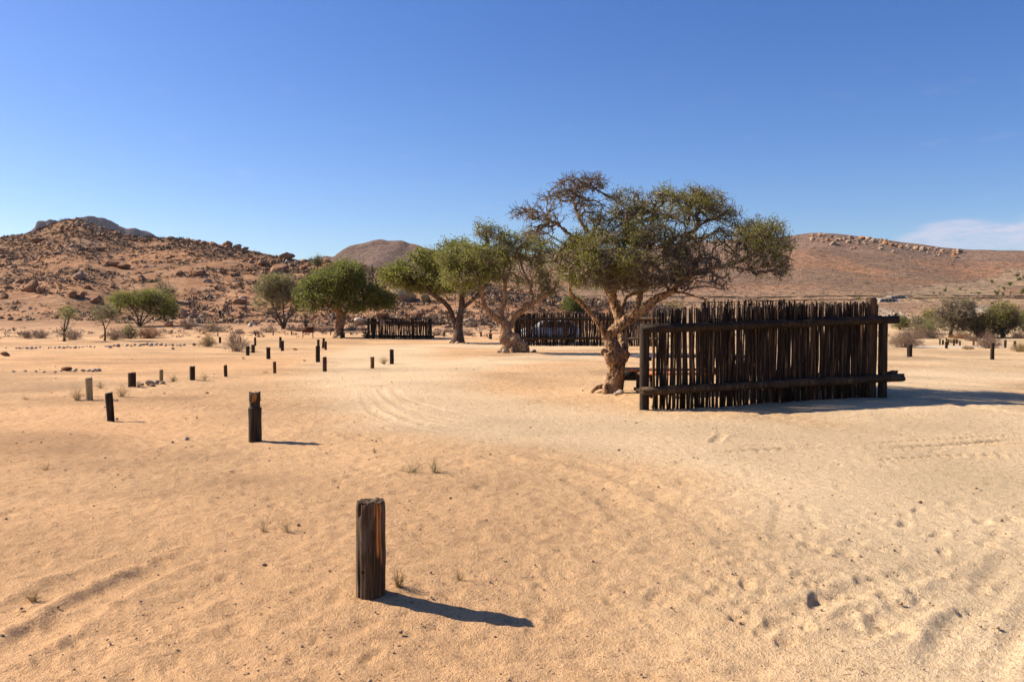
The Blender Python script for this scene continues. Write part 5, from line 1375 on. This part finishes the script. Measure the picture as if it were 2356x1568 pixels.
# rows of stones
rs = np.random.default_rng(31); x = 50.0; k = 0
while x < 1745:
    y = np.interp(x, [50, 400, 700, 1000, 1300, 1745], [1392, 1390, 1385, 1374, 1362, 1366]) + rs.normal(0, 3)
    a = rs.uniform(9, 24); b = a * rs.uniform(.45, .75)
    boulder(Z3(x, y), a * .244, b * .244, rs.choice(['w', 'g', 'w']), 'whitish stone in the long low row of stones at left', 700 + k, 'stones in the long row at left', 'stone', .25, SMALL)
    x += a * 1.1 + rs.uniform(8, 30) * (1 + (rs.random() < .12) * 3); k += 1
for k, (x, y, a, b) in enumerate([(70, 365, 10, 6), (98, 352, 36, 14), (150, 362, 18, 8), (160, 358, 10, 9), (205, 362, 14, 8), (240, 364, 16, 8), (270, 362, 18, 8), (300, 360, 20, 10), (30, 370, 10, 5), (-40, 372, 12, 6), (-90, 368, 10, 6), (-160, 366, 14, 6), (-230, 370, 12, 6)]):
    boulder(ZA(x, y), a * .366, b * .366, 'o' if a > 30 else 'w', 'stone in the short broken row at the left edge' if a < 30 else 'biggest reddish stone in the short broken row at the left edge', 760 + k, 'stones in the short row at the left edge', 'stone', .25, SMALL)
for k, (x, y, a, b, lab) in enumerate([(578, 452, 14, 8, 'leftmost flat stone of the small heap by the thin pale post'), (622, 441, 30, 20, 'largest stone of the small heap by the thin pale post'), (665, 438, 22, 13, 'stone right of the largest in the small heap'), (706, 440, 15, 10, 'rightmost stone of the small heap by the thin pale post'), (640, 456, 20, 7, 'low front stone of the small heap')]):
    boulder(ZA(x, y), a * .366, b * .366, 'g', lab, 780 + k, 'stones of the small heap by the thin pale post', 'stone', .25, SMALL)
for k, (zf, x, y, a, b, kd, lab) in enumerate([(Z2, 305, 790, 30, 18, 'w', 'white stone at the right foot of the spreading tree'), (Z2, 275, 800, 16, 9, 'w', 'small white stone left of the larger white one by the spreading tree'), (Z2, 795, 868, 30, 14, 'g', 'flat grey stone at the foot of the large near fence, left one'), (Z2, 1668, 796, 24, 20, 'g', 'rounded stone at the foot of the large near fence towards the right'), (Z2, 525, 882, 18, 9, 'g', 'dark little stone beside the left post of the large near fence'),
                                             (ZA, 858, 790, 18, 11, 'w', 'pale stone on the open sand left of the second-nearest post'), (ZA, 770, 225, 10, 8, 'w', 'small white stone right of the long stone row'), (ZA, 902, 200, 14, 8, 'o', 'brown stone left of the yellowish round bush'), (ZA, 418, 667, 10, 7, 'g', 'pebble at the foot of the dark leaning post'), (ZA, 985, 503, 12, 5, 'o', 'flat brown stone on the smooth sand patch'), (Z3, 40, 1452, 42, 22, 'o', 'dark brown rock at the left edge below the long stone row'), (ZA, 1540, 230, 16, 5, 'o', 'flat brown clod in the middle field'),
                                             (Z4, 1675, 1052, 20, 14, 'w', 'white stone at the foot of the small far fence'), (Z4, 1078, 1055, 28, 10, 'g', 'pale stone at the foot of the round tree'), (Z4, 1030, 1056, 14, 8, 'g', 'small stone left of the round tree foot'), (Z4, 1955, 1064, 14, 7, 'g', 'small dark stone at the right end of the small far fence')]):
    boulder(zf(x, y), a * (.342 if zf is Z2 else .366 if zf is ZA else .244), b * (.342 if zf is Z2 else .366 if zf is ZA else .244), kd, lab, 800 + k, None, 'stone', .25, SMALL)
for k, (x, y, a, b) in enumerate([(305, 1168, 14, 10), (345, 1165, 22, 16), (397, 1162, 16, 12), (430, 1166, 12, 7), (455, 1166, 13, 7), (485, 1167, 17, 9), (530, 1166, 16, 9), (510, 1172, 10, 6)]):
    boulder(Z1(x, y), a * .367, b * .367, 'g', 'stone in the ring round the gnarled middle tree', 840 + k, 'stones ringing the gnarled middle tree', 'stone', .25, SMALL)
for k, (x, y, a, b) in enumerate([(2120, 1104, 14, 10), (2150, 1108, 12, 7), (2185, 1105, 20, 9), (2255, 1108, 16, 7), (2290, 1110, 18, 6)]):
    boulder(Z4(x, y), a * .244, b * .244, 'g', 'stone at the foot of the forked green tree', 850 + k, 'stones at the foot of the forked tree', 'stone', .25, SMALL)
# root of the spreading tree
p = gp(*Z2(150, 790)); mb = MB(); mb.tube(catmull([(-.16, -.02, -.05), (-.08, 0, .06), (.06, .05, .13), (.22, .10, .11), (.36, .16, .05)], 5), np.linspace(.03, .075, 21), 10)
RT = thing('exposed_root', 'pale curved root or log lying at the left foot of the spreading tree', 'root', p); mb.build('wood', BARK, RT, sm=True)

# ------------------------------------------------------------------ hillside rubble and scrub (beyond counting)
def hill_pts(n, seed, xlim=(-200, 1560)):
    rs = np.random.default_rng(seed); t = (rs.uniform(*xlim, n * 2) - CX) / FPX
    Rr = np.interp(t, ld_t, ld_v); u = rs.random(n * 2)
    Y = 80 + (Rr * 1.02 - 80) * np.sqrt(u * .9 + .02)
    X = t * Y; return np.stack([X, Y, g(X, Y)], 1)[:n], rs


P, rs = hill_pts(19000, 1)
dens = fbm(P[:, 0] / 14, P[:, 1] / 14, 3, 55) + .5 + .25 * (rs.random(len(P)) - .5)
P = P[dens > .35]; n = len(P); s = np.exp(rs.normal(-2.1, .62, n)).clip(.06, .75)
sc = np.stack([s * rs.uniform(.8, 1.3, n), s * rs.uniform(.8, 1.3, n), s * rs.uniform(.5, .9, n)], 1)
bases = mk_rocks(1, [31, 32, 33, 34], 3, .18)
half = rs.random(n) < .72
for k, (msk, mt) in enumerate(((half, ROCK_ORANGE), (~half, ROCK_GREY))):
    V, F = scatter(bases, P[msk] + np.array([0, 0, .03]), sc[msk])
    tag(obj('rubble', mk('rubble', V, F), mt), ('orange' if k == 0 else 'grey') + ' broken rubble strewn over the stony left hillside', None, None, 'stuff')


def tuft_bases(k, twigs, seed):
    out = []
    for i in range(k):
        rs = np.random.default_rng(seed + i); d = rs.normal(size=(twigs, 3)); d[:, 2] = np.abs(d[:, 2]) * .8 + .12; d /= np.linalg.norm(d, axis=1)[:, None]
        b = d * .25 * rs.random((twigs, 1)) + np.array([0, 0, -.08]); e = np.cross(d, rs.normal(size=(twigs, 3))); e /= np.linalg.norm(e, axis=1)[:, None]
        l = rs.uniform(.6, 1.1, (twigs, 1)); w_ = rs.uniform(.05, .13, (twigs, 1))
        V = np.stack([b, b + d * l * .6 + e * w_, b + d * l, b + d * l * .6 - e * w_], 1).reshape(-1, 3)
        f = np.arange(twigs * 4).reshape(-1, 4); out.append((V, np.concatenate([f[:, [0, 1, 2]], f[:, [0, 2, 3]]])))
    return out


TB = tuft_bases(6, 15, 900)


def scrub(name, P, s, m, label):
    n = len(P); sc = np.stack([s, s, s * RNG.uniform(.7, 1.1, n)], 1)
    V, F = scatter(TB, P, sc, .12); tag(obj(name, mk(name, V, F), m), label, None, None, 'stuff')


P, rs = hill_pts(17000, 2)
P = P[(fbm(P[:, 0] / 9, P[:, 1] / 9, 3, 65) + .5 + .3 * (rs.random(len(P)) - .5)) > .36]
s = np.exp(rs.normal(-.82, .36, len(P))).clip(.2, .95); hf = rs.random(len(P)) < .7
scrub('hillside_scrub', P[hf], s[hf], TWIG_HILL, 'dry brown scrub dotted over the stony left hillside'); scrub('hillside_scrub', P[~hf], s[~hf], BARK_TWIG_DK, 'dark scrub dotted over the stony left hillside')
rs = np.random.default_rng(3); n = 8000
t = rs.uniform(.12, .66, n); Y = 85 * np.exp(rs.random(n) * math.log(1350 / 85)); X = t * Y
keep = (np.abs(Y - 306) > 10) & (np.abs(Y - 398) > 10) & ((fbm(X / 40, Y / 40, 3, 75) + .5 + .4 * (rs.random(n) - .5)) > .48)
P = np.stack([X, Y, g(X, Y)], 1)[keep]; s = np.exp(rs.normal(-.75, .4, len(P))) * np.interp(P[:, 1], [80, 400, 1400], [.55, .9, 2.2])
hf = rs.random(len(P)) < .6
scrub('plain_scrub', P[hf], s[hf], TWIG_HILL, 'brown scrub scattered over the far plain and right hill'); scrub('plain_scrub', P[~hf], s[~hf], BARK_TWIG_DK, 'dark scrub scattered over the far plain and right hill')
n = 420; X = rs.uniform(-60, 60, n); Y = rs.uniform(70, 92, n); P = np.stack([X, Y, g(X, Y)], 1)
scrub('ground_scrub', P[X < 22], rs.uniform(.18, .5, n)[X < 22], TWIG_DRY, 'low dead scrub along the edge of the sand under the hill')
# pebbles
n = 2600; rr = 3.4 * np.exp(rs.random(n) * math.log(45 / 3.4)); th_ = rs.uniform(-.60, .60, n); X = rr * np.sin(th_); Y = rr * np.cos(th_)
s = np.exp(rs.normal(-5.2, .42, n)).clip(.002, .018) * np.interp(rr, [3, 12, 45], [.9, 1.3, 2.2])
V, F = scatter(mk_rocks(1, [41, 42, 43], 2, .15), np.stack([X, Y, g(X, Y) + s * .3], 1), np.stack([s, s, s * .7], 1))
k = len(F) // 2
tag(obj('pebbles', mk('pebbles', V, F), ROCK_GREY), 'tiny scattered pebbles on the open sand', None, None, 'stuff')

# ------------------------------------------------------------------ far roads, culverts, small far trees
ASPH = simple('road_gravel', (.33, .23, .15), .9, 0, .2, 2.0); CONC = simple('culvert_concrete', (.50, .46, .40), .85, 0, .12, 3); VOID = simple('culvert_shade_wall', (.10, .085, .07), .9)
for yc in (306, 398):
    xs = np.arange(-10, 420, 4.0); V = []
    for x_ in xs:
        for dy in (-2.6, 2.6): V.append((x_, yc + dy, max(gz(x_, yc + dy), gz(x_, yc)) + .12))
    V = np.array(V); n = len(xs); i = np.arange(n - 1); F = np.stack([2 * i, 2 * i + 2, 2 * i + 3, 2 * i + 1], 1)
    struct(obj('road', mk('road', V, F), ASPH))


def culvert(px, yc, w_, h, cells, label):
    x = ray(*px)[0] * (yc - 8.2); y = yc - 8.2; z = gz(x, yc - 10.5)
    T = thing('culvert', label, 'culvert', (x, y, z), 'culverts under the far roads')
    MB().box((0, 3, h + .16), (w_ + 1.0, 6.6, .32)).build('deck', CONC, T); MB().box((0, 5.5, h / 2), (w_, .2, h)).build('shade_panel', VOID, T)  # added dark panel closes the openings; its colour stands in for their shade
    for k in range(cells + 1): MB().box((-w_ / 2 + w_ * k / cells, 2.6, h / 2 - .15), (.22, 5.6, h + .29)).build('pier', CONC, T)
    for s in (-1, 1):
        V = [(s * w_ / 2, -.1, 0), (s * (w_ / 2 + 1.5), -1.4, 0), (s * (w_ / 2 + 1.5), -1.4, .2), (s * w_ / 2, -.1, h + .3)]; V += [(a + s * .15, b + .25, c) for a, b, c in V]
        MB().add(V, [[0, 1, 2, 3], [7, 6, 5, 4], [0, 4, 5, 1], [1, 5, 6, 2], [2, 6, 7, 3], [3, 7, 4, 0]]).build('wing_wall', CONC, T)


culvert(Z5(1075, 885), 306, 4.9, 1.2, 4, 'pale concrete culvert with dark openings under the nearer far road')
culvert(Z5(1165, 828), 398, 5.6, 1.1, 4, 'small concrete culvert under the farther road, beside a dark shrub')
p = gp(*Z5(2056, 872)); s = p[1] / FPX
T = thing('trail_sign', 'small rusty red board sign beside the pale track far at right', 'sign', p)
MB().box((0, 0, 11 * .243 * s * .9 + .3), (30 * .243 * s, .08, 14 * .243 * s)).build('board', RUST, T)
for sx in (-1, 1): MB().box((sx * 11 * .243 * s, .07, .4), (.12, .1, 1.2)).build('leg', RUST, T)
FT = [(790, 838, 44, 36, 'lone dark tree far beyond the right end of the large near fence', LEAF_DEEP), (80, 868, 60, 24, 'low grey shrub far behind the fence top, left one', LEAF_GREY), (447, 856, 40, 20, 'low grey shrub far behind the fence top, middle one', LEAF_GREY), (1090, 835, 30, 24, 'dark shrub left of the farther culvert', LEAF_DEEP), (1498, 778, 20, 30, 'small round green tree, leftmost at the foot of the far slope', LEAF_GREEN), (1560, 782, 20, 34, 'small round green tree, second at the foot of the far slope', LEAF_GREEN), (1613, 756, 34, 46, 'larger dark green tree, third at the foot of the far slope', LEAF_DEEP), (1750, 738, 22, 34, 'small green tree beside the pale sandy wash', LEAF_GREEN), (2052, 676, 26, 42, 'round green tree on the pale sandy wash', LEAF_GREEN),
      (2225, 700, 50, 46, 'broad dark tree right of the pale sandy wash', LEAF_DEEP), (2290, 618, 36, 38, 'dark tree high up near the right edge', LEAF_DEEP), (2310, 650, 40, 32, 'dark tree under the highest one near the right edge', LEAF_DEEP), (2348, 628, 20, 40, 'dark tree at the right edge, high up', LEAF_DEEP), (2170, 745, 40, 50, 'olive tree below the broad dark tree', LEAF_OLIVE), (2097, 788, 46, 60, 'grey-green tree right of the sandy wash, low down', LEAF_GREY), (2155, 792, 30, 44, 'small grey tree between two larger far trees', LEAF_GREY), (2230, 788, 26, 50, 'slim grey tree near the right far group', LEAF_GREY), (2335, 785, 50, 70, 'large dark tree at the right edge of the far group', LEAF_DEEP), (1855, 770, 18, 22, 'tiny dark tree in the sandy wash', LEAF_DEEP), (1925, 780, 36, 40, 'thin bare tree in the middle of the far flat', LEAF_GREY)]
for k, (x, y, w_, h, lab, lm) in enumerate(FT):
    p = gp(*Z5(x, y)); s = p[1] / FPX * .2432; W_, H_ = w_ * s, h * s; rs = np.random.default_rng(950 + k)
    T = thing('far_tree', lab, 'tree', p, 'small trees on the far plain')
    mb = MB(); mb.tube([(0, 0, -.2), (.02 * W_, 0, H_ * .3), (-.04 * W_, 0, H_ * .6)], [H_ * .035, H_ * .028, H_ * .015], 7); mb.tube([(0, 0, H_ * .15), (W_ * .18, 0, H_ * .55)], [H_ * .02, H_ * .01], 6); mb.tube([(0, 0, H_ * .12), (-W_ * .2, .05, H_ * .55)], [H_ * .02, H_ * .01], 6)
    mb.build('trunk', BARK_DK, T)
    c = []
    for _ in range(9):
        q = rand_dirs(70) * RNG.uniform(0, 1, (70, 1)) ** .4 * np.array([W_ * .22, W_ * .22, H_ * .2]); c.append(q + np.array([rs.uniform(-.36, .36) * W_, rs.uniform(-.36, .36) * W_, H_ * rs.uniform(.38, .82)]))
    V, F = leaf_quads(np.concatenate(c), W_ * .13, W_ * .05); obj('crown', mk('crown', V, F), lm, T)

# ------------------------------------------------------------------ the air
m = bpy.data.materials.new('desert_haze'); m.use_nodes = True; t = m.node_tree; t.nodes.clear()
pv = N(t, 'ShaderNodeVolumePrincipled'); pv.inputs['Color'].default_value = (.80, .86, 1.0, 1); pv.inputs['Density'].default_value = .00002; pv.inputs['Anisotropy'].default_value = .2
L(t, pv.outputs[0], N(t, 'ShaderNodeOutputMaterial').inputs['Volume'])
hz = MB().box((0, 0, 260), (10400, 10400, 540)).build('haze', m); tag(hz, 'thin bluish desert haze over the whole valley', None, None, 'stuff')
